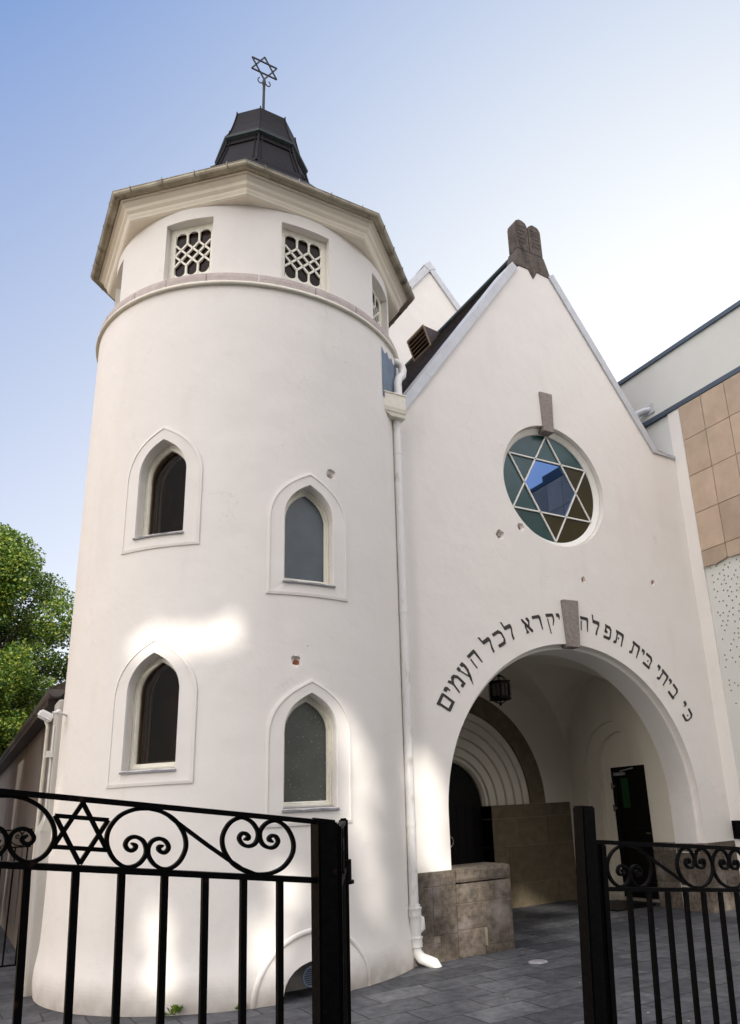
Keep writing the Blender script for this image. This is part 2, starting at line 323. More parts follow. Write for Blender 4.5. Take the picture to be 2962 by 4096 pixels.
def paving():
    m = bpy.data.materials.new('slate_paving'); m.use_nodes = True; nt = m.node_tree; n = nt.nodes; L = nt.links; b = n['Principled BSDF']
    tc = n.new('ShaderNodeTexCoord')
    wn = n.new('ShaderNodeTexNoise'); wn.inputs['Scale'].default_value = 3; L.new(tc.outputs['Object'], wn.inputs['Vector'])
    vm = n.new('ShaderNodeVectorMath'); vm.operation = 'MULTIPLY_ADD'; vm.inputs[1].default_value = (.05, .05, 0); L.new(wn.outputs['Color'], vm.inputs[0]); L.new(tc.outputs['Object'], vm.inputs[2])
    br = n.new('ShaderNodeTexBrick'); br.offset = .5; br.inputs['Scale'].default_value = 1; br.inputs['Brick Width'].default_value = .62; br.inputs['Row Height'].default_value = .40
    br.inputs['Mortar Size'].default_value = .008; br.inputs['Mortar Smooth'].default_value = .4
    br.inputs['Color1'].default_value = (.030, .032, .038, 1); br.inputs['Color2'].default_value = (.070, .073, .080, 1); br.inputs['Mortar'].default_value = (.008, .008, .009, 1)
    L.new(vm.outputs[0], br.inputs['Vector'])
    nz = n.new('ShaderNodeTexNoise'); nz.inputs['Scale'].default_value = 9; nz.inputs['Detail'].default_value = 9; nz.inputs['Roughness'].default_value = .7; L.new(tc.outputs['Object'], nz.inputs['Vector'])
    mr = n.new('ShaderNodeMapRange'); mr.inputs[1].default_value = .3; mr.inputs[2].default_value = .75; mr.inputs[3].default_value = .40; mr.inputs[4].default_value = 1.9; L.new(nz.outputs[0], mr.inputs[0])
    mx = n.new('ShaderNodeMix'); mx.data_type = 'RGBA'; mx.blend_type = 'MULTIPLY'; mx.inputs[0].default_value = 1
    L.new(br.outputs[0], mx.inputs[6]); L.new(mr.outputs[0], mx.inputs[7])
    # worn pale scuffs and grit
    n3 = n.new('ShaderNodeTexNoise'); n3.inputs['Scale'].default_value = 1.3; n3.inputs['Detail'].default_value = 12; n3.inputs['Roughness'].default_value = .75; L.new(tc.outputs['Object'], n3.inputs['Vector'])
    m3 = n.new('ShaderNodeMapRange'); m3.inputs[1].default_value = .52; m3.inputs[2].default_value = .80; m3.inputs[4].default_value = .55; L.new(n3.outputs[0], m3.inputs[0])
    x3 = n.new('ShaderNodeMix'); x3.data_type = 'RGBA'; L.new(m3.outputs[0], x3.inputs[0]); L.new(mx.outputs[2], x3.inputs[6]); x3.inputs[7].default_value = (.17, .17, .165, 1)
    n4 = n.new('ShaderNodeTexNoise'); n4.inputs['Scale'].default_value = 120; n4.inputs['Detail'].default_value = 2; L.new(tc.outputs['Object'], n4.inputs['Vector'])
    m4 = n.new('ShaderNodeMapRange'); m4.inputs[1].default_value = .66; m4.inputs[2].default_value = .74; m4.inputs[4].default_value = .6; L.new(n4.outputs[0], m4.inputs[0])
    x4 = n.new('ShaderNodeMix'); x4.data_type = 'RGBA'; L.new(m4.outputs[0], x4.inputs[0]); L.new(x3.outputs[2], x4.inputs[6]); x4.inputs[7].default_value = (.22, .21, .19, 1)
    L.new(x4.outputs[2], b.inputs['Base Color'])
    sub = n.new('ShaderNodeMath'); sub.operation = 'MULTIPLY_ADD'; sub.inputs[1].default_value = -1.4; L.new(br.outputs['Fac'], sub.inputs[0]); L.new(nz.outputs[0], sub.inputs[2])
    bp = n.new('ShaderNodeBump'); bp.inputs['Strength'].default_value = .9; bp.inputs['Distance'].default_value = .014; L.new(sub.outputs[0], bp.inputs['Height']); L.new(bp.outputs[0], b.inputs['Normal'])
    b.inputs['Roughness'].default_value = .62; return m
M['paving'] = paving()

# ================================================================== GROUND
g = MB(); g.add([(-150, -150, 0), (150, -150, 0), (150, 150, 0), (-150, 150, 0)], [(0, 1, 2, 3)])
tag(g.build('ground', M['paving']), kind='structure')

# ================================================================== SYNAGOGUE
TX, TY, TR, DR = -4.1535, 1.4652, 2.05, 1.92
syn = empty('synagogue', (0, 0, 0))
tag(syn, 'white plastered synagogue with a round corner tower and a steep gabled porch', 'synagogue')

def dirs(th):
    a = R(th); return Vector((math.cos(a), math.sin(a), 0)), Vector((-math.sin(a), math.cos(a), 0))
# seen from outside, image-right at angle th is +tangent (angle grows to the right)
def gothic(hw, z0, zs, za, n=14):
    """outline, counter-clockwise seen from outside: starts bottom left, goes right, up, over the arch and down"""
    P = []
    for i in range(9): P.append((-hw+2*hw*i/8, z0))
    for i in range(1, 6): P.append((hw, z0+(zs-z0)*i/5))
    zs -= .06; h = za-zs
    B = [(hw, zs), (hw, zs+.60*h), (.40*hw, za-.20*hw), (0, za)]   # tight shoulders, nearly straight to the point
    for i in range(1, n+1):
        t = i/n; u = 1-t; w_ = (u*u*u, 3*u*u*t, 3*u*t*t, t*t*t)
        P.append((sum(w_[k]*B[k][0] for k in range(4)), sum(w_[k]*B[k][1] for k in range(4))))
    for x, z in [(-x, z) for x, z in P[14:14+n-1][::-1]]: P.append((x, z))
    for i in range(5, 0, -1): P.append((-hw, z0+(zs-z0)*i/5))
    return P
def flatpt(th, x, z, rad):
    u, t = dirs(th); c = Vector((TX, TY, 0)); return c+u*rad+t*x+Vector((0, 0, z))
def curvpt(th, x, z, rad, R0=TR):
    a = R(th)+x/R0; return Vector((TX+rad*math.cos(a), TY+rad*math.sin(a), z))
def cutter(th, outl, r0, r1, sp=1.0):
    n = len(outl); m = MB(); vs = [flatpt(th, x, z, r1) for x, z in outl]+[flatpt(th, x, z, r0) for x, z in outl]
    m.add(vs, [tuple(range(n)), tuple(range(2*n-1, n-1, -1))]+[(i, i+n, (i+1) % n+n, (i+1) % n) for i in range(n)])
    return fixn(m.mesh('cut'))

WIN = [  # angle, outer z0, spring, apex, inner z0, spring, apex, glass, label
    (-135.8, 4.36, 5.24, 5.79, 4.52, 5.28, 5.63, 'glassclearwin', 'upper left pointed window with dark brown glass'),
    (-90.4, 3.82, 4.72, 5.26, 3.98, 4.76, 5.11, 'glassblue', 'upper right pointed window with blue grey glass'),
    (-134.3, 1.95, 2.84, 3.39, 2.10, 2.90, 3.24, 'glassclearwin', 'lower left pointed window with dark glass'),
    (-89.7, 1.51, 2.42, 2.94, 1.67, 2.47, 2.80, 'glassgrey', 'lower right pointed window with dusty grey glass')]
UW = [-134.2, -90.5, -46.5, 178.6]

# tower wall
def wallr(z):
    return 2.05+.040*math.exp(-((z-.16)/.22)**2) if z < .9 else 2.05
prof = [(wallr(z), z) for z in [-.05+.035*i for i in range(26)]]+[ (2.05, 1.2), (2.05, 2.8), (2.05, 4.4), (2.05, 6), (2.05, 7.60)]
m = MB(); N = 540
m.rev(prof+[(1.62, 7.60), (1.62, -.05), (2.06, -.05)], TX, TY, N, smooth=False)
twm = fixn(m.mesh('tower_wall'))
cuts = []
for w in WIN: cuts.append(cutter(w[0], gothic(.292, w[4], w[5], w[6]), 1.5, 2.4))
for (th, z, r, sd) in [(-83.2, 5.30, .066, 1), (-94.5, 3.12, .058, 2), (-91, 3.28, .014, 5)]:
    bm = crater_bm(flatpt(th, 0, z, 2.055), r, sd); k = bpy.data.meshes.new('c'); bm.to_mesh(k); bm.free(); cuts.append(k)
# basement air-vent niche
cuts.append(cutter(-88.2, [(-.33, -.1), (.33, -.1), (.32, .08)]+[(.32*math.cos(a), .08+.24*math.sin(a)) for a in [PI*i/12 for i in range(1, 12)]]+[(-.32, .08)], 1.98, 2.4))
twm = boolean(twm, cuts)
tower = link('tower_wall', twm, M['plaster'], syn)
for th, z, r, mt in [(-83.2, 5.30, .03, 'rubble'), (-94.5, 3.12, .034, 'brick')]:
    MB().bm(crater_bm(flatpt(th, .012, z-.010, 2.004), r, 9)).build('bullet_scar', M[mt], syn)

# niche back ring + grille
def niche():
    m = MB(); th = -88.2
    ring = []
    for i in range(25):
        a = PI*i/24
        ring.append((math.cos(a), math.sin(a)))
    vs = []; 
    for r, rad in ((.56, 2.052), (.565, 2.064), (.60, 2.064), (.61, 2.052)):
        for c_, s_ in ring: vs.append(curvpt(th, r*c_, .0+r*s_*.98, rad+wallr(r*s_*.98)-2.05))
    n = 25; m.add(vs, [(i*n+k, i*n+k+1, (i+1)*n+k+1, (i+1)*n+k) for i in range(3) for k in range(n-1)], True)
    m.build('vent_arch_moulding', M['plaster'], syn)
    m = MB(); c = (-.02, .17); rr = .085
    pts = [flatpt(th, c[0]+rr*math.cos(2*PI*k/28), c[1]+rr*math.sin(2*PI*k/28), 1.99) for k in range(29)]
    m.tube(pts, .009, 8, cap=False)
    for k in range(9):
        z = c[1]-.072+k*.018; h = math.sqrt(max(rr*rr-(z-c[1])**2, .0001))
        m.bar(flatpt(th, c[0]-h, z, 1.992), flatpt(th, c[0]+h, z, 1.992), .010, .006)
    g_ = m.build('air_vent', M['lead'], syn)
    m = MB(); m.add([flatpt(th, c[0]+rr*math.cos(2*PI*k/28), c[1]+rr*math.sin(2*PI*k/28), 1.984) for k in range(28)], [tuple(range(28))])
    m.build('vent_backing', M['blackstone'], g_)
niche()

# pointed windows
for (th, oz0, ozs, oza, iz0, izs, iza, gm, lab) in WIN:
    win = empty('pointed_window', flatpt(th, 0, iz0, 1.9)); win.parent = syn; win['label'] = lab
    O = gothic(.465, oz0, ozs, oza); I = gothic(.288, iz0, izs, iza); n = len(O)
    O2 = gothic(.435, oz0+.03, ozs, oza-.032); I0 = gothic(.284, iz0, izs, iza-.004)
    m = MB(); L_ = [(O, 2.045), (O, 2.063), (O2, 2.068), (O2, 2.060), (I, 2.060), (I0, 2.04), (I0, 1.90)]
    vs = []
    for ol, rad in L_:
        for x, z in ol: vs.append(curvpt(th, x, z, rad) if rad > 2.03 else flatpt(th, x, z, rad))
    m.add(vs, [(i*n+k, i*n+(k+1) % n, (i+1)*n+(k+1) % n, (i+1)*n+k) for i in range(len(L_)-1) for k in range(n)])
    me = fixn(m.mesh('surround'))
    link('surround', me, M['plaster'], win)
    F = [(gothic(.284, iz0, izs, iza-.004), 1.895), (gothic(.284, iz0, izs, iza-.004), 1.925), (gothic(.262, iz0+.03, izs, iza-.03), 1.93), (gothic(.258, iz0+.034, izs, iza-.034), 1.915),
         (gothic(.238, iz0+.055, izs, iza-.06), 1.915), (gothic(.228, iz0+.066, izs, iza-.072), 1.90), (gothic(.228, iz0+.066, izs, iza-.072), 1.87)]
    vs = []; m = MB()
    for ol, rad in F: vs += [flatpt(th, x, z, rad) for x, z in ol]
    m.add(vs, [(i*n+k, i*n+(k+1) % n, (i+1)*n+(k+1) % n, (i+1)*n+k) for i in range(len(F)-1) for k in range(n)])
    link('frame', fixn(m.mesh('frame')), M['frame'], win)
    m = MB(); P = gothic(.24, iz0+.05, izs, iza-.06); m.add([flatpt(th, x, z, 1.885) for x, z in P], [tuple(range(len(P)))])
    link('pane', m.mesh('pane'), M[gm], win)
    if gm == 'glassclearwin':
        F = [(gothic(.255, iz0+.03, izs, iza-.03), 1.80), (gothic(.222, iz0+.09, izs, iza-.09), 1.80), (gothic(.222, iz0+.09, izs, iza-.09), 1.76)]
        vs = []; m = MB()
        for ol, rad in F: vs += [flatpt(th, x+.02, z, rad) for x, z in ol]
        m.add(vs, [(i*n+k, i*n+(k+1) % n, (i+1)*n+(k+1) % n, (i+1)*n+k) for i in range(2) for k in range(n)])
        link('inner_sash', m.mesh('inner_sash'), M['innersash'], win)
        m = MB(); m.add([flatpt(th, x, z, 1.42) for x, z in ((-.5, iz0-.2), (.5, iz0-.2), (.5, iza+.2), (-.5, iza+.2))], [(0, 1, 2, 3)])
        link('dark_curtain', m.mesh('curtain'), M['inside'], win)  # dark sheet added behind the glass for the unlit room
    m = MB()
    pts = [(-.30, 1.90, .012), (.30, 1.90, .012), (.31, 2.078, -.018), (-.31, 2.078, -.018)]
    vs = []
    for i in range(7):
        x = -.295+.59*i/6
        for rad, dz in ((1.90, .02), (2.080, -.012+.004*math.sin(i*2.1)), (2.080, -.030), (1.90, -.012)):
            vs.append(flatpt(th, x, iz0+dz, rad) if rad < 2 else curvpt(th, x, iz0+dz, rad))
    m.add(vs, [(i*4+k, i*4+(k+1) % 4, (i+1)*4+(k+1) % 4, (i+1)*4+k) for i in range(6) for k in range(4)]+[(3, 2, 1, 0), (24, 25, 26, 27)])
    link('sill', fixn(m.mesh('sill')), M['sill'], win)

# drum + lattice windows
m = MB(); m.rev([(DR, 7.62), (DR, 9.10), (1.55, 9.10), (1.55, 7.62), (DR, 7.62)], TX, TY, 360, smooth=False)
rect = [(-.316, 7.745), (.316, 7.745), (.316, 8.70), (-.316, 8.70)]
drum = boolean(fixn(m.mesh('drum')), [cutter(th, rect, 1.3, 2.3) for th in UW])
link('drum_wall', drum, M['plaster'], syn)
m = MB(); a = 0; cuts_ = []
while a < 2*PI-.1: cuts_.append(a); a += random.uniform(.22, .34)
cuts_.append(2*PI)
for a, b in zip(cuts_, cuts_[1:]):
    dr = random.uniform(-.003, .003); e_ = .0022
    pr = [(1.80, 7.618), (2.062+dr, 7.618), (2.066+dr, 7.70), (2.060+dr, 7.748), (1.80, 7.775), (1.80, 7.618)]
    m.rev(pr, TX, TY, 10, a+e_, b-e_, smooth=False)
    for aa in (a+e_, b-e_): m.add([(TX+r*math.cos(aa), TY+r*math.sin(aa), z) for r, z in pr[:5]], [(0, 1, 2, 3, 4)])
link('belt_course', fixn(m.mesh('belt_course')), M['pinkstone'], syn)
m = MB(); m.rev([(2.045, 7.585), (2.085, 7.578), (2.092, 7.60), (2.085, 7.622), (2.05, 7.626)], TX, TY, 240); m.build('belt_flashing', M['cream'], syn)
def lattice(th):
    w = empty('lattice_window', flatpt(th, 0, 7.75, 1.75)); w.parent = syn
    R1 = 1.785; hw = .316; z0, z1 = 7.77, 8.70; ox0, ox1, oz0, oz1 = -.238, .238, 7.985, 8.625
    m = MB(); P0 = [(-hw, z0-.03), (hw, z0-.03), (hw, z1), (-hw, z1)]; b = .06
    P1 = [(ox0, oz0), (ox1, oz0), (ox1, oz1), (ox0, oz1)]
    vs = []
    for ol, rad in ((P0, R1-.02), (P0, R1+.020), (P1, R1+.015), (P1, R1-.03)): vs += [flatpt(th, x, z, rad) for x, z in ol]
    m.add(vs, [(i*4+k, i*4+(k+1) % 4, (i+1)*4+(k+1) % 4, (i+1)*4+k) for i in range(3) for k in range(4)])
    link('frame', fixn(m.mesh('frame')), M['frame'], w)
    # lattice: spandrel plates with round-ended lights at top and bottom, diamonds between
    m = MB(); x0, x1 = ox0, ox1; zz0, zz1 = oz0, oz1; W = (x1-x0)/3; bw = .024; rr = R1+.006
    def seg(a, c): m.bar(flatpt(th, *a, rr), flatpt(th, *c, rr), bw, bw, up=dirs(th)[0])
    zt = 8.43; zb = 8.17
    for i in (1, 2):
        seg((x0+i*W, zz1), (x0+i*W, zt+.03)); seg((x0+i*W, zz0), (x0+i*W, zb-.03))
    zc = (zt+zb)/2; hh = zt+.03-zc
    for sgn in (1, -1):
        # each zigzag family: lines from a top mullion foot or side going diagonally down to a bottom mullion head
        sl_ = (2*hh)/(2*W)
        for xs in (x0-2*W, x0-W, x0, x0+W, x0+2*W, x0+3*W, x0+4*W):
            # line passing top node x=xs at z=zc+hh, reaching bottom node x=xs+sgn*2W at zc-hh
            a = (xs, zc+hh); c = (xs+sgn*2*W, zc-hh)
            t0, t1 = 0, 1
            dx = c[0]-a[0]
            ta, tb = sorted(((x0-a[0])/dx, (x1-a[0])/dx)); t0 = max(t0, ta); t1 = min(t1, tb)
            if t1-t0 > .05: seg((a[0]+dx*t0, a[1]+(c[1]-a[1])*t0), (a[0]+dx*t1, a[1]+(c[1]-a[1])*t1))
    # rounded heads: corner fillets
    for i in range(3):
        cx = x0+(i+.5)*W; r = W/2-bw/2
        for top in (1, -1):
            ze = zz1 if top > 0 else zz0; cz = ze-top*r
            arc = [(cx+r*math.cos(a), cz+top*r*math.sin(a)) for a in [PI*j/12 for j in range(13)]]
            for half in (0, 1):
                A = arc[0:7] if half == 0 else arc[6:13]
                corner = (cx+(W/2 if half == 0 else -W/2), ze+top*.004)
                n_ = len(A); vs = [flatpt(th, *p, rr+.008) for p in A]+[flatpt(th, *corner, rr+.008)]
                m.add(vs, [tuple(range(n_+1))])
    link('lattice', m.mesh('lattice'), M['frame'], w)
    m = MB(); m.add([flatpt(th, x, z, R1-.012) for x, z in ((x0, zz0), (x1, zz0), (x1, zz1), (x0, zz1))], [(0, 1, 2, 3)])
    link('pane', m.mesh('pane'), M['glassbrown'], w)
for th in UW: lattice(th)

# cornice, gutter, roof, lantern (octagons)
def octa(prof, name, mt, parent=syn, closed=False, off=R(22.5)):
    m = MB(); m.rev(prof, TX, TY, 8, smooth=False, off=off); return link(name, fixn(m.mesh(name)), mt, parent)
octa([(1.6, 8.865), (2.075, 8.865), (2.10, 8.885), (2.10, 8.90), (2.115, 8.93), (2.12, 8.955), (2.155, 8.985), (2.16, 9.03), (2.205, 9.065), (2.21, 9.09), (2.235, 9.095), (2.235, 9.12), (1.6, 9.12)], 'cornice', M['trim'])
gp = [(2.225, 9.15)]+[(2.288+.062*math.cos(a), 9.145+.062*math.sin(a)) for a in [PI+PI*i/8 for i in range(9)]]+[(2.356, 9.150), (2.350, 9.160), (2.340, 9.150)]+[(2.288+.052*math.cos(a), 9.147+.052*math.sin(a)) for a in [-PI*i/8 for i in range(9)]]
gut = octa(gp, 'gutter', M['gutter'])
octa([(2.27, 9.115), (2.285, 9.17), (1.7, 9.72), (1.2, 10.28), (.93, 10.60), (.90, 10.66), (.0, 10.66)], 'tower_roof', M['copper'])
for k in range(8):
    a0 = R(22.5+45*k); a1 = R(67.5+45*k)
    A = Vector((math.cos(a0), math.sin(a0), 0)); B = Vector((math.cos(a1), math.sin(a1), 0)); md = (A+B).normalized()
    for j in range(4):
        t = (j+.5)/4; p = (A*(1-t)+B*t)
        pts = [Vector((TX, TY, 9.148))+p*2.288+md*.064*math.cos(q)+Vector((0, 0, .064*math.sin(q))) for q in [PI+PI*i/8 for i in range(9)]]
        pts.append(pts[-1]+Vector((0, 0, .03))); MB().tube(pts, .006, 4).build('gutter_bracket', M['gutter'], gut)
lan = empty('roof_lantern', (TX, TY, 10.6)); lan.parent = syn
LS = [(.95, 10.58), (.93, 10.66), (.86, 10.74), (.80, 10.92), (.735, 11.12), (.69, 11.29), (.672, 11.37)]
octa(LS, 'lower_stage', M['copper'], lan)
octa([(.66, 11.36), (.715, 11.40), (.722, 11.43), (.69, 11.455)], 'eave', M['patina'], lan)
octa([(.69, 11.45), (.635, 11.56), (.585, 11.72), (.545, 11.88), (.515, 12.02), (.508, 12.06), (.49, 12.075), (.30, 12.22), (.05, 12.45), (0, 12.46)], 'upper_stage', M['copper'], lan)
m = MB()
for k in range(8):
    a = R(22.5+45*k); c_, s_ = math.cos(a), math.sin(a)
    P = [(TX+(r+.005)*c_, TY+(r+.005)*s_, z) for r, z in LS]
    m.tube(P, .018, 6)
    P = [(TX+(r+.004)*c_, TY+(r+.004)*s_, z) for r, z in [(.69, 11.455), (.635, 11.56), (.585, 11.72), (.545, 11.88), (.515, 12.02), (.512, 12.08)]]
    m.tube(P, .010, 6)
    # framed panels of the lower stage
    a1 = R(22.5+45*(k+1)); 
    for t in (.10, .90):
        q = []
        for r, z in LS[2:]:
            p = Vector((math.cos(a), math.sin(a), 0))*(1-t)+Vector((math.cos(a1), math.sin(a1), 0))*t
            q.append((TX+p.x*(r+.008), TY+p.y*(r+.008), z))
        m.tube(q, .010, 4)
    q = [Vector((TX, TY, 11.25))+(Vector((math.cos(a), math.sin(a), 0))*(1-t)+Vector((math.cos(a1), math.sin(a1), 0))*t)*.712 for t in (0, 1)]
    m.tube(q, .010, 4)
m.build('standing_seam', M['copper'], lan)
# finial with star
fin = empty('star_finial', (TX, TY, 12.4)); fin.parent = syn
m = MB(); m.tube([(TX, TY, 12.40), (TX, TY, 12.95), (TX, TY, 13.10), (TX, TY, 13.16), (TX, TY, 13.26)], [.024, .02, .022, .034, .020], 10)
for s_ in (-1, 1):
    P = []
    for i in range(15):
        t = i/14; a = PI/2+s_*(-.4-t*4.2); r = .055*(1-.55*t)
        P.append((TX+s_*(.055+.012*t)-s_*0+r*math.cos(a)*1.0, TY, 13.19+r*math.sin(a)*1.0-.03*t))
    m.tube(P, .009, 6)
link('rod', m.mesh('rod'), M['blackiron'], fin)
def hexagram(m, C, r, u, v, th, n=6, rot=PI/2, flat=None):
    for s_ in (0, PI):
        V = [Vector(C)+Vector(u)*r*math.cos(rot+s_+2*PI*k/3)+Vector(v)*r*math.sin(rot+s_+2*PI*k/3) for k in range(3)]
        for k in range(3): m.bar(V[k], V[(k+1) % 3], th, th, up=Vector(u).cross(Vector(v)))
m = MB(); hexagram(m, (TX, TY, 13.49), .245, (1, 0, 0), (0, 0, 1), .020); link('star', m.mesh('star'), M['blackiron'], fin)

# ------------------------------------------------------------------ facade wall
ZA, K = 10.438, 1.437
def zl(x): return ZA-K*abs(x)
outl = [(-3.35, -.05), (2.827, -.05), (2.827, 7.17), (2.27, 7.177), (.30, 9.99), (.30, 10.02), (-.33, 10.02), (-.30, zl(.30)), (-2.40, zl(2.40)), (-3.35, zl(3.35))]
m = MB(); m.prism(outl, 0, .52)
fac = fixn(m.mesh('facade'))
AR, AZ = 2.186, 1.524
def archpoly(r, zc, z0, cx=0, n=64): return [(cx-r, z0), (cx+r, z0)]+[(cx+r*math.cos(PI*i/n), zc+r*math.sin(PI*i/n)) for i in range(n+1)]
c1 = MB().prism(archpoly(AR, AZ, -.5), -.5, .10) ; c1 = fixn(c1.mesh('c'))
c2 = MB().prism(archpoly(AR-.055, AZ, -.6), -.6, .9); c2 = fixn(c2.mesh('c'))
def discpoly(cx, cz, r, n=72): return [(cx+r*math.cos(2*PI*i/n), cz+r*math.sin(2*PI*i/n)) for i in range(n)]
ZC = 6.147
c3 = fixn(MB().prism(discpoly(0, ZC, .975), -.4, .20).mesh('c'))
c4 = fixn(MB().prism(discpoly(0, ZC, .93), -.5, .9).mesh('c'))
cuts = [c1, c2, c3, c4]
for x, z, r, s_ in ((-1.11, 5.19, .072, 3), (-.74, 5.36, .062, 4), (.36, 4.70, .050, 6), (1.84, 4.83, .052, 7)):
    bm = crater_bm((x, -.008, z), r, s_); k = bpy.data.meshes.new('c'); bm.to_mesh(k); bm.free(); cuts.append(k)
fac = boolean(fac, cuts)
link('facade_wall', fac, M['plaster'], syn)
for x, z, r, mt in ((-1.11, 5.185, .034, 'rubble'), (-.745, 5.355, .030, 'brick'), (.36, 4.70, .028, 'brick'), (1.84, 4.83, .03, 'brick')):
    m = MB(); m.bm(crater_bm((x-.006, .050, z), r*1.15, 11)); m.build('bullet_scar', M[mt], syn)

# round window
rw = empty('round_window', (0, .1, ZC)); rw.parent = syn
m = MB()
def ringprof(m, cx, cz, prof, n=96, a0=0, a1=2*PI, smooth=True):
    full = abs(a1-a0-2*PI) < 1e-6; k_ = n if full else n+1; vs = []
    for r, y in prof: vs += [(cx+r*math.cos(a0+(a1-a0)*i/n), y, cz+r*math.sin(a0+(a1-a0)*i/n)) for i in range(k_)]
    m.add(vs, [(j*k_+i, j*k_+(i+1) % k_, (j+1)*k_+(i+1) % k_, (j+1)*k_+i) for j in range(len(prof)-1) for i in range(n)], smooth)
ringprof(m, 0, ZC, [(.976, .21), (.976, .085), (.955, .075), (.945, .075), (.925, .10), (.895, .105), (.872, .125), (.872, .20)])
link('frame', fixn(m.mesh('frame')), M['whitewood'], rw)
m = MB(); hexagram(m, (0, .113, ZC), .868, (1, 0, 0), (0, 0, 1), .020); link('star_bars', m.mesh('star_bars'), M['whitewood'], rw)
def starpanes():
    r = .868; yb = .128; hexr = r/math.sqrt(3)
    tri = lambda k: [(r*math.cos(R(90+60*k)), r*math.sin(R(90+60*k)))]
    H = [(hexr*math.cos(R(60*k)), hexr*math.sin(R(60*k))) for k in range(6)]
    def put(name, poly, mt):
        m = MB(); m.add([(x, yb, ZC+z) for x, z in poly], [tuple(range(len(poly)))]); me = m.mesh(name); link(name, me, mt, rw)
    put('centre_pane', H, M['glassclear'])
    for k in range(6):
        a = 90+60*k; tip = (r*math.cos(R(a)), r*math.sin(R(a)))
        h1 = (hexr*math.cos(R(a-30)), hexr*math.sin(R(a-30))); h2 = (hexr*math.cos(R(a+30)), hexr*math.sin(R(a+30)))
        put('star_point_pane', [h1, tip, h2], M['glassolive'] if math.cos(R(a)) > .2 or math.sin(R(a)) < -.6 else M['glassteal'])
        tip2 = (r*math.cos(R(a+60)), r*math.sin(R(a+60)))
        arc = [(.876*math.cos(R(a+60*j/10)), .876*math.sin(R(a+60*j/10))) for j in range(11)]
        put('rim_pane', arc+[h2], M['glassolive'] if (a % 360) in (330, 270, 210+720) else M['glassteal'])
starpanes()

# keystones
def keyst(pts, y0, y1):
    m = MB(); m.prism(pts, y0, y1); o = m.build('keystone', M['keystone'], syn)
    b = o.modifiers.new('bevel', 'BEVEL'); b.width = .006; b.segments = 2
keyst([(-.155, 7.69), (.09, 7.70), (.055, 7.02), (-.14, 7.02)], -.035, .18)
keyst([(-.13, 4.34), (.155, 4.345), (.105, 3.66), (-.10, 3.66)], -.06, .40)

# inscription
GL = {
 'he': [[(0, 1), (.93, 1), (1, .86), (.97, .0), (.87, .03), (.80, .74), (.72, .79), (.03, .79)], [(.04, .66), (.17, .71), (.12, 0), (.03, .02)]],
 'lamed': [[(-.06, 1.36), (.10, 1.30), (.16, .99), (.88, 1.0), (1, .92), (1, .72), (.80, .34), (.74, .0), (.54, -.02), (.58, .25), (.82, .66), (.76, .75), (.08, .76)]],
 'kaf': [[(0, 1), (.72, 1), (.98, .76), (1, .26), (.82, 0), (0, 0), (0, .20), (.70, .20), (.86, .34), (.84, .66), (.64, .80), (0, .80)]],
 'bet': [[(0, 1), (.70, 1), (.93, .80), (.92, .24), (1.03, .18), (.98, 0), (0, 0), (0, .20), (.74, .20), (.80, .30), (.80, .66), (.64, .80), (0, .80)]],
 'dot': [[(.42, .56), (.54, .56), (.54, .42), (.42, .42)]],
 'yod': [[(0, 1), (.78, 1), (1, .84), (.86, .60), (.66, .60), (.66, .76), (.05, .77)]],
 'tav': [[(.10, 1.02), (.92, 1), (1, .84), (.98, 0), (.88, .02), (.84, .72), (.76, .80), (.34, .80), (.34, .14), (.24, 0), (0, 0), (0, .15), (.20, .22), (.22, .80), (.12, .82)]],
 'pe': [[(.06, 1.03), (.74, 1), (1, .80), (1, .18), (.86, 0), (0, 0), (0, .20), (.74, .20), (.84, .32), (.84, .68), (.68, .80), (.30, .80), (.30, .62), (.48, .58), (.48, .42), (.10, .42), (.08, .62), (.16, .80)]],
 'alef': [[(0, 1), (.14, .99), (1.03, .12), (.98, -.02), (.80, 0), (.02, .82)], [(.58, 1), (.80, .98), (.94, .78), (.86, .62), (.72, .36), (.62, .46), (.74, .68), (.60, .84)], [(.28, .66), (.38, .56), (.28, .32), (.44, .08), (.44, 0), (.06, 0), (.20, .20), (.14, .42)]],
 'resh': [[(0, 1), (.86, 1), (1, .84), (.96, 0), (.85, .02), (.78, .74), (.68, .79), (.03, .79)]],
 'qof': [[(0, 1), (.90, 1), (1, .80), (1, .54), (.74, .18), (.66, .22), (.84, .56), (.80, .79), (.03, .79)], [(.08, .66), (.20, .70), (.28, -.36), (.17, -.30)]],
 'ayin': [[(.52, 1), (.90, 1), (.98, .72), (.92, .40), (.60, -.05), (.16, -.44), (.32, -.08), (.68, .40), (.74, .74), (.54, .80)], [(0, 1), (.30, 1), (.32, .80), (.22, .74), (.42, .28), (.64, .08), (.56, -.02), (.38, .10), (.10, .72), (0, .80)]],
 'mem': [[(.32, .82), (.50, 1), (.80, .96), (1, .70), (1.02, 0), (.54, 0), (.54, .20), (.82, .20), (.82, .62), (.66, .78), (.46, .74), (.28, .60)], [(0, 1), (.18, 1.02), (.32, .80), (.28, .60), (.08, 0), (-.02, .02), (.14, .58), (.12, .76)]],
 'memf': [[(0, 1), (.92, 1), (1, .82), (.02, .80)], [(.82, .82), (1, .82), (1, 0), (.82, .19)], [(.08, .19), (.82, .19), (1, 0), (.10, 0)], [(.06, .80), (.24, .80), (.26, .19), (.08, .19)]],
}
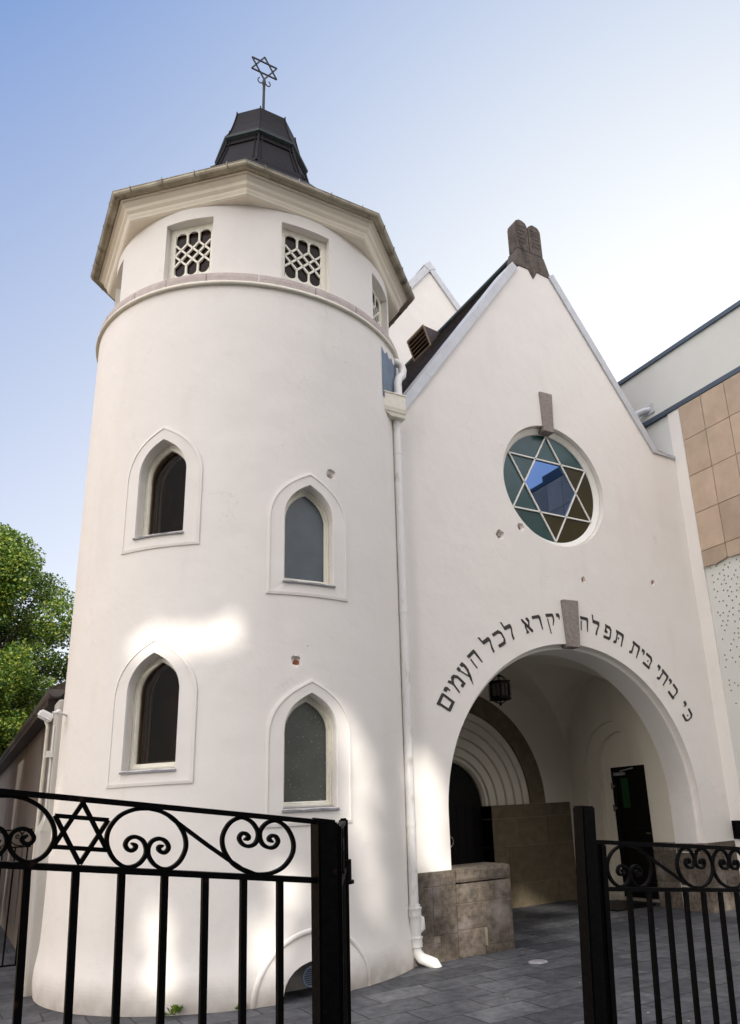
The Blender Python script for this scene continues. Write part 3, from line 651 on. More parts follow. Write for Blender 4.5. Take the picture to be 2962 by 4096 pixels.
TEXT = [('kaf', 59.1, 62.3, 1), ('yod', 56.2, 57.8, 0), ('bet', 49.2, 52.6, 0), ('yod', 46.9, 48.4, 0), ('tav', 42.4, 46.4, 0), ('yod', 40.5, 42.0, 0),
        ('bet', 34.5, 38.0, 1), ('yod', 32.3, 33.8, 0), ('tav', 27.4, 31.4, 0), ('tav', 19.7, 23.7, 1), ('pe', 15.0, 18.2, 0), ('lamed', 9.7, 12.8, 0), ('he', 4.7, 8.0, 0)]
TEXT2 = [('yod', -5.3, -3.9, 0), ('qof', -9.5, -6.4, 0), ('resh', -15.1, -11.8, 0), ('alef', -19.5, -16.3, 0), ('lamed', -27.0, -24.0, 0), ('kaf', -31.7, -28.2, 0), ('lamed', -36.5, -33.3, 0),
         ('he', -43.3, -40.0, 0), ('ayin', -48.6, -45.5, 0), ('mem', -53.5, -49.8, 0), ('yod', -56.1, -54.6, 0), ('memf', -60.6, -56.8, 0)]
ins = empty('hebrew_inscription', (0, 0, AZ)); ins.parent = syn
for g_, a0, a1, dot in TEXT+TEXT2:
    m = MB()
    for poly in GL[g_]+(GL['dot'] if dot else []):
        pp = []
        for x, y in poly:
            a = R(a0+(a1-a0)*x); r = 2.41+.213*y
            pp.append((r*math.sin(a), AZ+r*math.cos(a)))
        m.prism(pp, -.006, .004)
    link('letter', m.mesh('letter'), M['letter'], ins)

# copings
def coping():
    nx, nz = K/math.hypot(1, K), 1/math.hypot(1, K)
    for s_, x0, x1 in ((-1, .36, 2.58), (1, .30, 2.27)):
        m = MB(); n = 5 if s_ < 0 else 4
        for i in range(n):
            a = x0+(x1-x0)*i/n; b = x0+(x1-x0)*(i+1)/n; e = .0025*(i % 2)
            q = [(s_*a, zl(a)-.004), (s_*b, zl(b)-.004), (s_*(b+nx*.125), zl(b)+nz*.125), (s_*(a+nx*.125), zl(a)+nz*.125)]
            m.prism(q, -.03-e, .42)
        m.build('gable_coping', M['zinc'], syn)
    m = MB(); m.prism([(2.27, 7.18), (2.90, 7.165), (2.90, 7.225), (2.30, 7.245), (2.375, zl(2.27)+.07)], -.03, .42); m.build('gable_coping', M['zinc'], syn)
coping()
# main porch roof
m = MB(); 
def roofpatch(s_, x0, x1, y0, y1, off, rows, mt_name):
    m = MB(); nx, nz = K/math.hypot(1, K)*s_, 1/math.hypot(1, K); d = Vector((s_/math.hypot(1, K), 0, -K/math.hypot(1, K)))
    top = Vector((s_*x0, 0, zl(x0)+off)); Ln = (x1-x0)*math.hypot(1, K); nrm = Vector((nx, 0, nz)); st = Ln/rows
    cw = .24; ncol = int((y1-y0)/cw)
    for r in range(rows):
        for c in range(-1, ncol+1):
            ya = y0+(c+(.5 if r % 2 else 0))*cw; yb = ya+cw-.006; ya = max(ya, y0); yb = min(yb, y1)
            if yb-ya < .03: continue
            a = top+d*(r*st-.03)+nrm*.004; b = top+d*((r+1)*st+.0)+nrm*.020
            q = [a+Vector((0, ya, 0)), b+Vector((0, ya, 0)), b+Vector((0, yb, 0)), a+Vector((0, yb, 0))]
            q2 = [p-nrm*.014 for p in q]
            m.add(q+q2, [(0, 1, 2, 3), (7, 6, 5, 4), (0, 4, 5, 1), (1, 5, 6, 2), (2, 6, 7, 3), (3, 7, 4, 0)])
    o = m.build('roof_tiles', M[mt_name], syn); return o
roofpatch(-1, 0, 3.3, .40, 4.4, .15, 26, 'rooftile'); roofpatch(1, 0, 3.0, .40, 4.4, .15, 24, 'rooftile')
m = MB(); m.prism([(-3.4, zl(3.4)+.12), (0, ZA+.13), (3.0, zl(3.0)+.12), (3.0, zl(3.0)), (0, ZA-.15), (-3.4, zl(3.4)-.1)], .42, 4.4); m.build('roof_deck', M['ventmetal'], syn)
m = MB(); m.tube([(0, .42, ZA+.18), (0, 4.4, ZA+.18)], .055, 10); m.build('ridge_cap', M['patina'], syn)
# tablets of the law
m = MB(); m.prism([(-.41, 9.99), (-.12, 9.99), (-.03, 9.83), (.07, 9.995), (.37, 9.97), (.245, 10.345), (-.315, 10.345)], -.012, .235)
base = m.build('tablet_base', M['tablet'], syn)
b = base.modifiers.new('bevel', 'BEVEL'); b.width = .01; b.segments = 2
tab = empty('stone_tablets', (0, 0, 10.35)); tab.parent = syn
def tabshape(x0, x1, z0, zt):
    r = (x1-x0)/2; cx = (x0+x1)/2; rnd = random.Random(int(x0*100)); P = [(x0, z0), (x1, z0)]
    for i in range(13):
        a = PI*i/12; rr_ = r*(1+rnd.uniform(-.05, .02)); P.append((cx+rr_*math.cos(a), zt-r+rr_*math.sin(a)))
    return P
for x0, x1 in ((-.310, -.040), (-.030, .242)):
    m = MB(); m.prism(tabshape(x0, x1, 10.355, 10.975), -.005, .215); o = m.build('tablet', M['tablet'], tab)
    b = o.modifiers.new('bevel', 'BEVEL'); b.width = .012; b.segments = 2
    m = MB(); rnd = random.Random(5+int(x0*10)); names = ['he', 'lamed', 'bet', 'tav', 'alef', 'resh', 'yod', 'mem', 'kaf']
    for row in range(5):
        z = 10.80-row*.078; x = x0+.045
        while x < x1-.06:
            g_ = rnd.choice(names); w_ = .018 if g_ == 'yod' else .030
            for poly in GL[g_]: m.prism([(x+w_*px, z+.042*pz) for px, pz in poly], -.008, -.003)
            x += w_+.014
    m.build('engraved_text', M['blackstone'], o)
# roof vent
vent = empty('roof_vent', (-.5, 2.8, 10.1)); vent.parent = syn
Y0, Y1 = 2.80, 3.42; zr_ = ZA+.14
A0 = (-.44, 10.58); B0 = (-.285, zr_-K*.285); C0 = (-.03, zr_-K*.03)
m = MB()
m.add([(A0[0], Y0, A0[1]), (B0[0], Y0, B0[1]), (C0[0], Y0, C0[1]), (A0[0], Y1, A0[1]), (B0[0], Y1, B0[1]), (C0[0], Y1, C0[1])], [(0, 1, 2), (5, 4, 3), (0, 2, 5, 3)])
link('hood', fixn(m.mesh('hood')), M['ventmetal'], vent)
m = MB(); dv = Vector((B0[0]-A0[0], 0, B0[1]-A0[1])); nn = Vector((-dv.z, 0, dv.x)).normalized()
if nn.x > 0: nn = -nn
for k in range(6):
    p = Vector((A0[0], 0, A0[1]))+dv*(k+.5)/6
    m.bar(p+Vector((0, Y0, 0))+nn*.012, p+Vector((0, Y1, 0))+nn*.012, .012, .034, up=(nn+Vector((0, 0, -.6))).normalized())
for y in (Y0, Y1): m.bar(Vector((A0[0], y, A0[1]))+nn*.012, Vector((B0[0], y, B0[1]))+nn*.012, .03, .02, up=nn)
for q in (A0, B0): m.bar(Vector((q[0], Y0, q[1]))+nn*.012, Vector((q[0], Y1, q[1]))+nn*.012, .03, .02, up=nn)
link('louvre', m.mesh('louvre'), M['stud'], vent)

# rear gable wall
RY = 4.4
rg = empty('rear_gable', (0, RY, 10)); rg.parent = syn
ax, az_ = .79, 13.45; sr = 1.165; 
m = MB(); m.prism([(ax-5.2, az_-5.2*1.30), (ax, az_), (ax+3.4, az_-3.4*sr), (ax+3.4, 7), (ax-5.2, 5.5)], RY, RY+.4); link('wall', m.mesh('wall'), M['plaster'], rg)
m = MB()
for s_, sl_, ln in ((-1, 1.30, 5.2), (1, sr, 3.4)):
    nx, nz = sl_/math.hypot(1, sl_), 1/math.hypot(1, sl_)
    for i in range(4):
        a, b_ = ln*i/4, ln*(i+1)/4; e = .003*(i % 2)
        q = [(ax+s_*a, az_-sl_*a-.003), (ax+s_*b_, az_-sl_*b_-.003), (ax+s_*(b_+nx*.15), az_-sl_*b_+nz*.15), (ax+s_*(a+nx*.15), az_-sl_*a+nz*.15)]
        m.prism(q, RY-.04-e, RY+.42)
m.prism([(ax-.02, az_), (ax+.16, az_+.10), (ax, az_+.26), (ax-.16, az_+.10)], RY-.047, RY+.42)
link('coping', m.mesh('coping'), M['zinc'], rg)
# step flashing on the rear wall
m = MB()
for k in range(7):
    x = -1.0-k*.24; z = zl(x)+.12; m.box(x-.26, x, RY-.02-.001*(k % 2), RY-.002, z-.62, z+.26)
link('step_flashing', m.mesh('step_flashing'), M['lead'], rg)
# lead flashing on the tower flank
m = MB(); n = 10; vs = []
for i in range(n+1):
    th = -57+ (14.0)*i/n
    for z in (6.72, 7.40-.0*i): vs.append(curvpt(th, 0, z+(.06 if z > 7 and i % 3 == 0 else 0), 2.056+.004*(i % 2)))
m.add(vs, [(2*i, 2*i+2, 2*i+3, 2*i+1) for i in range(n)]); m.build('lead_flashing', M['lead'], syn)

# ------------------------------------------------------------------ downpipe + hopper
dp = empty('downpipe', (-2.755, -.10, 0)); dp.parent = syn
def pipe(m, pts, r=.052): m.tube(pts, r, 20)
m = MB(); X0, Y0_ = -2.757, -.105
pipe(m, [(X0, Y0_, 6.55), (X0, Y0_, .60)], .052)
for z in (6.02, 1.44, 1.0+2.9, .98): m.tube([(X0, Y0_, z-.018), (X0, Y0_, z+.018)], .0565, 20)
link('pipe', m.mesh('pipe'), M['whitemetal'], dp)
m = MB(); pipe(m, [(X0+.005, Y0_, .62), (X0+.005, Y0_, .20)], .062)
for z0_, z1_, r in ((.50, .585, .073), (.575, .592, .080), (.20, .29, .073), (.285, .300, .080)): m.tube([(X0+.005, Y0_, z0_), (X0+.005, Y0_, z1_)], r, 20)
m.tube([(X0+.03, Y0_-.0, .50), (X0+.075, Y0_-.02, .47), (X0+.085, Y0_-.02, .38), (X0+.03, Y0_, .34)], .035, 12)
link('lower_pipe', m.mesh('lower_pipe'), M['whitemetal'], dp)
m = MB(); m.tube([(X0+.005, Y0_, .24), (X0+.01, Y0_-.005, .15), (X0+.05, Y0_-.03, .09), (X0+.12, Y0_-.07, .055), (X0+.17, Y0_-.10, .03), (X0+.19, Y0_-.115, -.01), (X0+.19, Y0_-.115, -.05)], [.055, .057, .057, .057, .057, .055, .055], 18)
link('shoe', m.mesh('shoe'), M['whitemetal'], dp)
m = MB()
def frus(m, x0, x1, y0, y1, z0, x2, x3, y2, y3, z1):
    m.add([(x0, y0, z0), (x1, y0, z0), (x1, y1, z0), (x0, y1, z0), (x2, y2, z1), (x3, y2, z1), (x3, y3, z1), (x2, y3, z1)], [(0, 1, 5, 4), (1, 2, 6, 5), (2, 3, 7, 6), (3, 0, 4, 7), (3, 2, 1, 0), (4, 5, 6, 7)])
frus(m, -2.90, -2.80+.12, -.215, -.01, 6.49, -3.005, -2.745+.04, -.225, 0, 6.545)
frus(m, -3.02, -2.685, -.232, 0, 6.545, -3.035, -2.672, -.245, 0, 6.60)
frus(m, -3.04, -2.69, -.235, 0, 6.60, -3.052, -2.688, -.24, 0, 6.80)
frus(m, -3.06, -2.68, -.25, 0, 6.80, -3.06, -2.68, -.25, 0, 6.815)
link('hopper', m.mesh('hopper'), M['cream'], dp)
m = MB(); m.tube([(-2.74, .12, 7.52), (-2.65, .06, 7.51), (-2.58, .03, 7.46), (-2.565, .02, 7.38), (-2.59, .0, 7.28), (-2.66, -.03, 7.20), (-2.70, -.06, 7.10), (-2.71, -.09, 6.78)], .056, 18)
link('swan_neck', m.mesh('swan_neck'), M['whitemetal'], dp)

# ------------------------------------------------------------------ plinth, low wall, porch
def blocks(name, mt, L_, y0, y1, gap=.0025, b=.006, parent=syn, back=None):
    m = MB()
    for x0, x1, z0, z1 in L_: m.bbox(x0+gap, x1-gap, y0, y1, z0+gap, z1-gap, b)
    o = m.build(name, mt, parent)
    if back:
        x0, x1, z0, z1 = back; mm = MB(); mm.box(x0+.003, x1-.003, y0+.008, y1-.004, z0, z1-.004); mm.build('mortar', M['mortar'], o)
    return o
blocks('left_plinth', M['granite'], [(-2.86, -2.165, .765, .925), (-2.86, -2.478, .20, .765), (-2.478, -2.168, .26, .765), (-2.86, -2.40, -.05, .20), (-2.40, -2.168, -.05, .26)], -.045, .50, back=(-2.86, -2.17, -.04, .92))
pw = blocks('parapet_wall', M['granite'], [(-2.168, -1.395, .555, .765), (-2.168, -1.765, .28, .555), (-1.765, -1.395, .09, .555), (-2.168, -1.80, .0, .28), (-2.168, -1.395, -.10, .0), (-1.80, -1.395, -.02, .09)], -.047, .48, back=(-2.168, -1.395, -.04, .76))
m = MB(); m.bbox(-2.168, -1.385, -.058, .49, .77, .935, .045); o = m.build('parapet_cap', M['granite'], syn)
RX = 2.30
m = MB()
for x0, x1, y0, y1, z0, z1 in [(2.125, 2.86, -.02, .515, .80, .928), (2.125, 2.50, -.02, .515, .33, .80), (2.50, 2.86, -.02, .515, .33, .80), (2.125, 2.86, -.02, .515, -.05, .33), (2.24, 2.6, .52, 1.09, .80, .928), (2.24, 2.6, .52, 1.09, .36, .80), (2.24, 2.6, .52, 1.09, -.05, .36)]:
    m.bbox(x0+.004, x1-.004, y0, y1, z0+.004, z1-.004, .008)
m.build('right_plinth', M['granite'], syn)
# porch interior walls
BY = 2.90; PCX = -.30
m = MB(); m.prism([(-2.6, 0), (2.6, 0), (2.6, 4.2), (-2.6, 4.2)], BY, BY+.9)
bw = boolean(fixn(m.mesh('bw')), [fixn(MB().prism(archpoly(1.61, 1.6, -.5, PCX), BY-.5, BY+.6).mesh('c'))])
link('porch_back_wall', bw, M['vault'], syn)
# archivolts
m = MB(); RRg = [1.61, 1.48, 1.33, 1.17, 1.0, .855, .78]
pf = []; y = BY+.006
for i in range(6):
    pf += [(RRg[i], y+.03), (RRg[i]-.012, y), (RRg[i+1]+.012, y), (RRg[i+1]+.002, y+.02)]; y += .03
pf += [(.76, y+.02), (.76, BY+.6)]
ringprof(m, PCX, 1.6, pf, 64, 0, PI); 
me = fixn(m.mesh('archivolt')); 
for f in me.polygons: f.use_smooth = False
link('portal_archivolt', me, M['vault'], syn)
m = MB(); ringprof(m, PCX, 1.6, [(1.60, BY), (1.60, BY-.03), (1.615, BY-.04), (1.915, BY-.04), (1.93, BY-.03), (1.93, BY)], 64, 0, PI, False)
link('portal_stone_arch', fixn(m.mesh('stone_arch')), M['sandstone'], syn)
XS = [.455, .80, 1.02, 1.5, 2.17]
wb = [(.455, 1.10, 1.385, 1.60), (1.10, 1.62, 1.385, 1.60), (1.62, 2.17, 1.385, 1.60), (.455, 1.0, .94, 1.385), (1.0, 1.62, .94, 1.385), (1.62, 2.17, .94, 1.385),
      (.455, .76, .36, .94), (.76, 1.46, .36, .94), (1.46, 2.17, .36, .94), (.455, 1.10, -.02, .36), (1.10, 1.75, -.02, .36), (1.75, 2.17, -.02, .36)]
blocks('portal_stone_base', M['sandstone'], wb, BY-.045, BY+.34, gap=.003, b=.005, back=(.455, 2.17, 0, 1.59))
wl_ = [(-2.3, -1.6, 1.385, 1.60), (-1.6, -1.065, 1.385, 1.60), (-2.3, -1.8, .94, 1.385), (-1.8, -1.065, .94, 1.385), (-2.3, -1.065, .36, .94), (-2.3, -1.065, -.02, .36)]
blocks('portal_stone_base', M['sandstone'], wl_, BY-.045, BY+.34, gap=.003, b=.005, back=(-2.3, -1.065, 0, 1.59))
# portal door
door = empty('portal_door', (PCX, BY+.35, 0)); door.parent = syn
m = MB(); m.prism(archpoly(.78, 1.6, 0, PCX, 32), BY+.26, BY+.34); m.box(-1.9, 1.3, BY+.265, BY+.33, 0, 1.595)
for k in range(9): m.box(PCX-.74+k*.165, PCX-.74+k*.165+.158, BY+.245, BY+.262, .02, 1.62)
link('leaf', m.mesh('leaf'), M['blackdoor'], door)
m = MB()
m.tube([(-.36+.0, BY+.16, 1.19)]+[(-.36+.155*math.sin(PI*i/14), BY+.16-.02*math.sin(PI*i/14), 1.08+.11*math.cos(PI*i/14)) for i in range(1, 14)]+[(-.36, BY+.16, .97)], .011, 10)
m.bar((-.36, BY+.16, 1.19), (-.36, BY+.25, 1.19), .016); m.bar((-.36, BY+.16, .97), (-.36, BY+.25, .97), .016)
link('handle', m.mesh('handle'), M['chrome'], door)
# right porch wall with side door niche
m = MB(); m.add([(RX, .5, 0), (RX, BY+.05, 0), (RX, BY+.05, 4.2), (RX, .5, 4.2), (RX+.5, .5, 0), (RX+.5, BY+.05, 0), (RX+.5, BY+.05, 4.2), (RX+.5, .5, 4.2)], [(3, 2, 1, 0), (4, 5, 6, 7), (0, 1, 5, 4), (1, 2, 6, 5), (2, 3, 7, 6), (3, 0, 4, 7)])
def xprism(poly, x0, x1):
    n = len(poly); mm = MB(); mm.add([(x0, y, z) for y, z in poly]+[(x1, y, z) for y, z in poly], [tuple(range(n)), tuple(range(2*n-1, n-1, -1))]+[(i, i+n, (i+1) % n+n, (i+1) % n) for i in range(n)]); return fixn(mm.mesh('c'))
def yarch(y0, y1, z0, za, n=24):
    r = (y1-y0)/2; cy = (y0+y1)/2; return [(y0, z0), (y1, z0)]+[(cy+r*math.cos(PI*i/n), za-r+r*math.sin(PI*i/n)) for i in range(n+1)]
rwm = boolean(fixn(m.mesh('rw')), [xprism(yarch(1.10, 2.50, -.2, 2.88), RX-.1, RX+.06), xprism(yarch(1.17, 2.25, -.2, 2.70), RX-.2, RX+.16), xprism([(1.19, -.1), (2.06, -.1), (2.06, 2.12), (1.19, 2.12)], RX-.3, RX+.26)])
link('porch_side_wall', rwm, M['vault'], syn)
sd = empty('side_door', (RX+.2, 1.6, 0)); sd.parent = syn
m = MB(); m.box(RX+.19, RX+.24, 1.19, 2.06, .06, 2.12); m.box(RX+.172, RX+.19, 1.19, 1.30, .06, 2.12); m.box(RX+.172, RX+.19, 1.95, 2.06, .06, 2.12); m.box(RX+.173, RX+.19, 1.30, 1.95, 1.97, 2.12); m.box(RX+.173, RX+.19, 1.30, 1.95, .06, .30); m.box(RX+.173, RX+.19, 1.30, 1.95, 1.0, 1.12)
link('leaf', m.mesh('leaf'), M['blackdoor'], sd)
m = MB(); m.box(RX+.183, RX+.187, 1.70, 1.86, 1.45, 1.93); link('green_glass', m.mesh('gg'), M['greenglass'], sd)
m = MB(); m.bbox(RX+.12, RX+.18, 1.72, 1.96, 1.98, 2.03, .006); m.bar((RX+.13, 1.80, 2.05), (RX+.11, 1.48, 2.08), .015, .02); link('door_closer', m.mesh('dc'), M['sill'], sd)
for z in (1.40, 1.76):
    m = MB(); m.bbox(RX+.14, RX+.185, 2.02, 2.07, z, z+.11, .004); m.bar((RX+.15, 2.03, z+.05), (RX+.15, 1.97, z+.055), .02, .03); link('hinge', m.mesh('hinge'), M['chrome'], sd)
m = MB(); m.bar((RX+.13, 1.26, 1.05), (RX+.13, 1.36, 1.05), .015, .02); m.bar((RX+.13, 1.27, 1.05), (RX+.18, 1.27, 1.05), .012); link('handle', m.mesh('handle'), M['chrome'], sd)
# left porch wall
m = MB(); m.box(-RX-.3, -RX, .5, BY+.05, 0, 4.2); m.build('porch_side_wall', M['vault'], syn)
# groin vault
def vault():
    nx_, ny_ = 96, 64; vs = []; y0, y1 = .50, BY+.02; cy = 1.72; hyw = 1.22
    for i in range(nx_+1):
        x = -RX-.02+(2*RX+.04)*i/nx_
        for j in range(ny_+1):
            y = y0+(y1-y0)*j/ny_
            hx = 2.2+1.60*math.sqrt(max(0, 1-(x/2.33)**2)); hy = 2.25+1.52*math.sqrt(max(0, 1-((y-cy)/hyw)**2))
            vs.append((x, y, max(hx, hy)))
    m = MB(); m.add(vs, [(i*(ny_+1)+j, i*(ny_+1)+j+1, (i+1)*(ny_+1)+j+1, (i+1)*(ny_+1)+j) for i in range(nx_) for j in range(ny_)]); return m
vault().build('porch_vault', M['vault'], syn)
m = MB(); m.box(-2.9, 2.826, .52, BY+.9, 4.2, 4.4); m.build('porch_ceiling_slab', M['mortar'], syn)
m = MB(); m.box(2.60, 2.826, .52, 4.4, 0, 6.4); m.build('porch_outer_wall', M['plaster'], syn)
# side wing at the left
wing = empty('side_wing', (-6, 3, 0)); wing.parent = syn
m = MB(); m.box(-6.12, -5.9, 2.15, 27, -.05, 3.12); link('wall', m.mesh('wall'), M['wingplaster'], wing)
m = MB(); m.add([(-6.30, 2.3, 3.10), (-6.30, 27, 3.10), (-4.2, 27, 4.2), (-4.2, 2.3, 4.2), (-6.30, 2.3, 3.22), (-6.30, 27, 3.22), (-4.2, 27, 4.32), (-4.2, 2.3, 4.32)], [(0, 1, 2, 3), (7, 6, 5, 4), (0, 4, 5, 1), (1, 5, 6, 2), (2, 6, 7, 3), (3, 7, 4, 0)])
link('roof', m.mesh('roof'), M['rooftile'], wing)
m = MB(); cx_, cz_ = -6.245, 3.16
P = [(cx_+.088*math.cos(a), cz_+.088*math.sin(a)) for a in [PI+PI*i/12 for i in range(13)]]
vs = [(x, 2.02, z) for x, z in P]+[(x, 27, z) for x, z in P]; n = 13
m.add(vs, [(i, i+1, n+i+1, n+i) for i in range(n-1)], True); m.add([(x, 2.02, z) for x, z in P], [tuple(range(n))])
link('gutter', m.mesh('gutter'), M['oldgut'], wing)
m = MB(); m.box(-6.30, -6.12, 2.3, 27, 3.02, 3.08); link('soffit', m.mesh('soffit'), M['ventmetal'], wing)
m = MB(); m.tube([(-6.26, 3.1, 3.08), (-6.24, 3.1, 2.95), (-6.20, 3.1, 2.85), (-6.20, 3.1, -.05)], .030, 12)
link('downpipe', m.mesh('dpipe'), M['cream'], wing)
m = MB(); m.bbox(-6.24, -6.06, 1.72, 2.16, 1.62, 3.0, .02); m.bbox(-6.30, -6.05, 1.70, 2.17, -.05, 1.60, .03)
m.add([(-6.30, 1.70, 1.58), (-6.05, 1.70, 1.58), (-6.08, 1.72, 1.75), (-6.24, 1.72, 1.75), (-6.30, 2.17, 1.58), (-6.05, 2.17, 1.58), (-6.08, 2.15, 1.75), (-6.24, 2.15, 1.75)], [(0, 1, 2, 3), (5, 4, 7, 6), (4, 0, 3, 7), (1, 5, 6, 2)])
link('end_pier', m.mesh('pier'), M['pier'], wing)
m = MB(); m.tube([(-6.255, 1.78, 2.72), (-6.255, 1.78, 1.6)], .010, 8); m.bbox(-6.31, -6.24, 1.74, 1.80, 2.36, 2.43, .004)
link('cable_box', m.mesh('cable'), M['whitemetal'], wing)

# ================================================================== things around the building
fl = empty('floodlight', (-6.30, 1.5, 2.75)); tag(fl, 'white security floodlight aimed left on the flank of the round tower', 'floodlight')
bm = bmesh.new(); bmesh.ops.create_cube(bm, size=1)
for v in bm.verts:
    v.co = Vector((v.co.x*.155, v.co.y*.10, v.co.z*.085*(1.0 if v.co.x < 0 else 1.15)))
bmesh.ops.bevel(bm, geom=bm.edges[:], offset=.018, segments=3, affect='EDGES')
bmesh.ops.rotate(bm, verts=bm.verts, cent=(0, 0, 0), matrix=Matrix.Rotation(R(28), 3, 'Y'))
bmesh.ops.translate(bm, verts=bm.verts, vec=(-6.405, 1.2, 2.745))
m = MB(); m.bm(bm); link('housing', m.mesh('housing'), M['whitemetal'], fl)
m = MB(); bm = bmesh.new(); bmesh.ops.create_uvsphere(bm, u_segments=16, v_segments=10, radius=.028); bmesh.ops.translate(bm, verts=bm.verts, vec=(-6.285, 1.2, 2.79)); m.bm(bm, True)
m.tube([(-6.34, 1.2, 2.78), (-6.285, 1.2, 2.79), (-6.18, 1.30, 2.76)], .012, 8); link('mount', m.mesh('mount'), M['whitemetal'], fl)

# hanging lantern in the porch
hl = empty('hanging_lantern', (-.05, 1.7, 3.1)); tag(hl, 'black wrought iron lantern hanging under the porch vault', 'lantern')
def hex6(r, z, n=6, o=0): return [(-.055+r*math.cos(2*PI*k/n+o), 1.7+r*math.sin(2*PI*k/n+o), z) for k in range(n)]
m = MB()
for z, r in ((3.43, .165), (3.20, .165)):
    P = hex6(r, z); 
    for k in range(6): m.bar(P[k], P[(k+1) % 6], .02, .035)
    P2 = hex6(r+.02, z-.02 if z < 3.3 else z+.02)
    for k in range(6): m.bar(P2[k], P2[(k+1) % 6], .012, .015)
T_, B_ = hex6(.16, 3.43), hex6(.16, 3.20)
for k in range(6):
    m.bar(T_[k], B_[k], .022, .022)
    a, b_ = Vector(T_[k]), Vector(T_[(k+1) % 6]); md = (a+b_)/2; md2 = (Vector(B_[k])+Vector(B_[(k+1) % 6]))/2; m.bar(md, md2, .010)
    c0 = Vector(T_[k]); pts = []
    for j in range(9):
        t = j/8; rr_ = .16*(1-t)+.0*t; pts.append((-.055+rr_*math.cos(2*PI*k/6)*math.cos(t*PI/2*.9)**.3, 1.7+rr_*math.sin(2*PI*k/6), 3.43+.13*math.sin(t*PI/2)))
    m.tube(pts, .008, 6)
    pts = [(-.055+.15*(1-t)*math.cos(2*PI*k/6), 1.7+.15*(1-t)*math.sin(2*PI*k/6), 3.19-.075*math.sin(t*PI/2)) for t in [j/6 for j in range(7)]]; m.tube(pts, .007, 6)
    for j in range(4):
        z = 3.24+j*.05; u_ = Vector((math.cos(2*PI*k/6), math.sin(2*PI*k/6), 0)); c_ = Vector((-.055, 1.7, z))+u_*.178
        m.tube([c_+u_*.014*math.cos(q)+Vector((0, 0, .018*math.sin(q))) for q in [PI*i/4 for i in range(9)]], .004, 5, cap=False)
bm = bmesh.new(); bmesh.ops.create_uvsphere(bm, u_segments=12, v_segments=8, radius=.022); bmesh.ops.translate(bm, verts=bm.verts, vec=(-.055, 1.7, 3.10)); m.bm(bm, True)
link('cage', m.mesh('cage'), M['blackiron'], hl)
m = MB(); P, Q = hex6(.145, 3.42), hex6(.145, 3.21); m.add(P+Q, [(k, (k+1) % 6, 6+(k+1) % 6, 6+k) for k in range(6)]); link('glass', m.mesh('glass'), M['amber'], hl)
m = MB()
for k in range(5):
    z = 3.57+.05*k; pts = [(-.055+.014*math.cos(q)*(k % 2), 1.7+.014*math.cos(q)*((k+1) % 2), z+.030*math.sin(q)) for q in [2*PI*i/10 for i in range(11)]]; m.tube(pts, .005, 5, cap=False)
link('chain', m.mesh('chain'), M['blackiron'], hl)

# drain cover, dark floor patch, weeds
m = MB(); m.rev([(0, .010), (.085, .012), (.10, .008), (.105, 0)], -1.695, -.84, 32); o = m.build('drain_cover', M['sill']); tag(o, 'small round pale drain cover set in the slate paving', 'drain cover')
m = MB(); m.bbox(1.45, 2.27, 1.20, 2.05, .001, .018, .004); o = m.build('door_mat', M['blackdoor']); tag(o, 'black mat on the paving before the side door', 'door mat')  # thin black box on the floor, darker than the paving
m = MB(); rnd = random.Random(77)
for k in range(150):
    if k < 60: x, y = rnd.gauss(1.0, .45), rnd.gauss(.75, .35)
    else: x, y = rnd.uniform(-3, 4), rnd.uniform(-4.5, 2.6)
    if (x-TX)**2+(y-TY)**2 < 4.7 or x > 2.2: continue
    r = rnd.uniform(.006, .018); a = rnd.uniform(0, 6); h_ = rnd.uniform(.004, .010)
    m.add([(x+r*math.cos(a), y+r*math.sin(a), h_), (x+r*.5*math.cos(a+1.7), y+r*.5*math.sin(a+1.7), h_+.002), (x-r*math.cos(a), y-r*math.sin(a), h_-.002), (x+r*.5*math.cos(a-1.5), y+r*.5*math.sin(a-1.5), h_)], [(0, 1, 2, 3)])
M['petal'] = mat('pale_dry_petal', (.55, .50, .40), .8, var=.5, vscale=9)
tag(m.build('fallen_petals', M['petal']), 'pale fallen petals and grit scattered over the dark paving', 'litter', kind='stuff')
def weed(x, y, s, lab, seed):
    rnd = random.Random(seed); e = empty('weed', (x, y, 0)); tag(e, lab, 'weed', 'weeds at the foot of the tower'); m = MB()
    for k in range(26):
        a = rnd.uniform(0, 2*PI); l = s*rnd.uniform(.4, 1); w = l*.28; t = rnd.uniform(.2, 1.2); b0 = Vector((x+rnd.gauss(0, s*.3), y+rnd.gauss(0, s*.15), 0))
        d = Vector((math.cos(a)*math.cos(t), math.sin(a)*math.cos(t), math.sin(t))); sd_ = d.cross(Vector((0, 0, 1))).normalized(); up_ = Vector((0, 0, .15*l))
        p = b0+d*l*.2+Vector((0, 0, l*.2)); m.add([p, p+d*l*.5+sd_*w+up_, p+d*l, p+d*l*.5-sd_*w+up_], [(0, 1, 2, 3)])
    link('leaves', m.mesh('leaves'), M['leaf'], e)
for th, s, lab, sd_ in ((-122.5, .10, 'largest green weed at the tower foot, behind the iron fence', 1), (-126, .045, 'tiny weed just left of the largest weed', 2), (-107.5, .055, 'small weed at the tower foot, right of the largest weed', 3)):
    p = flatpt(th, 0, 0, 2.11); weed(p.x, p.y, s, lab, sd_)

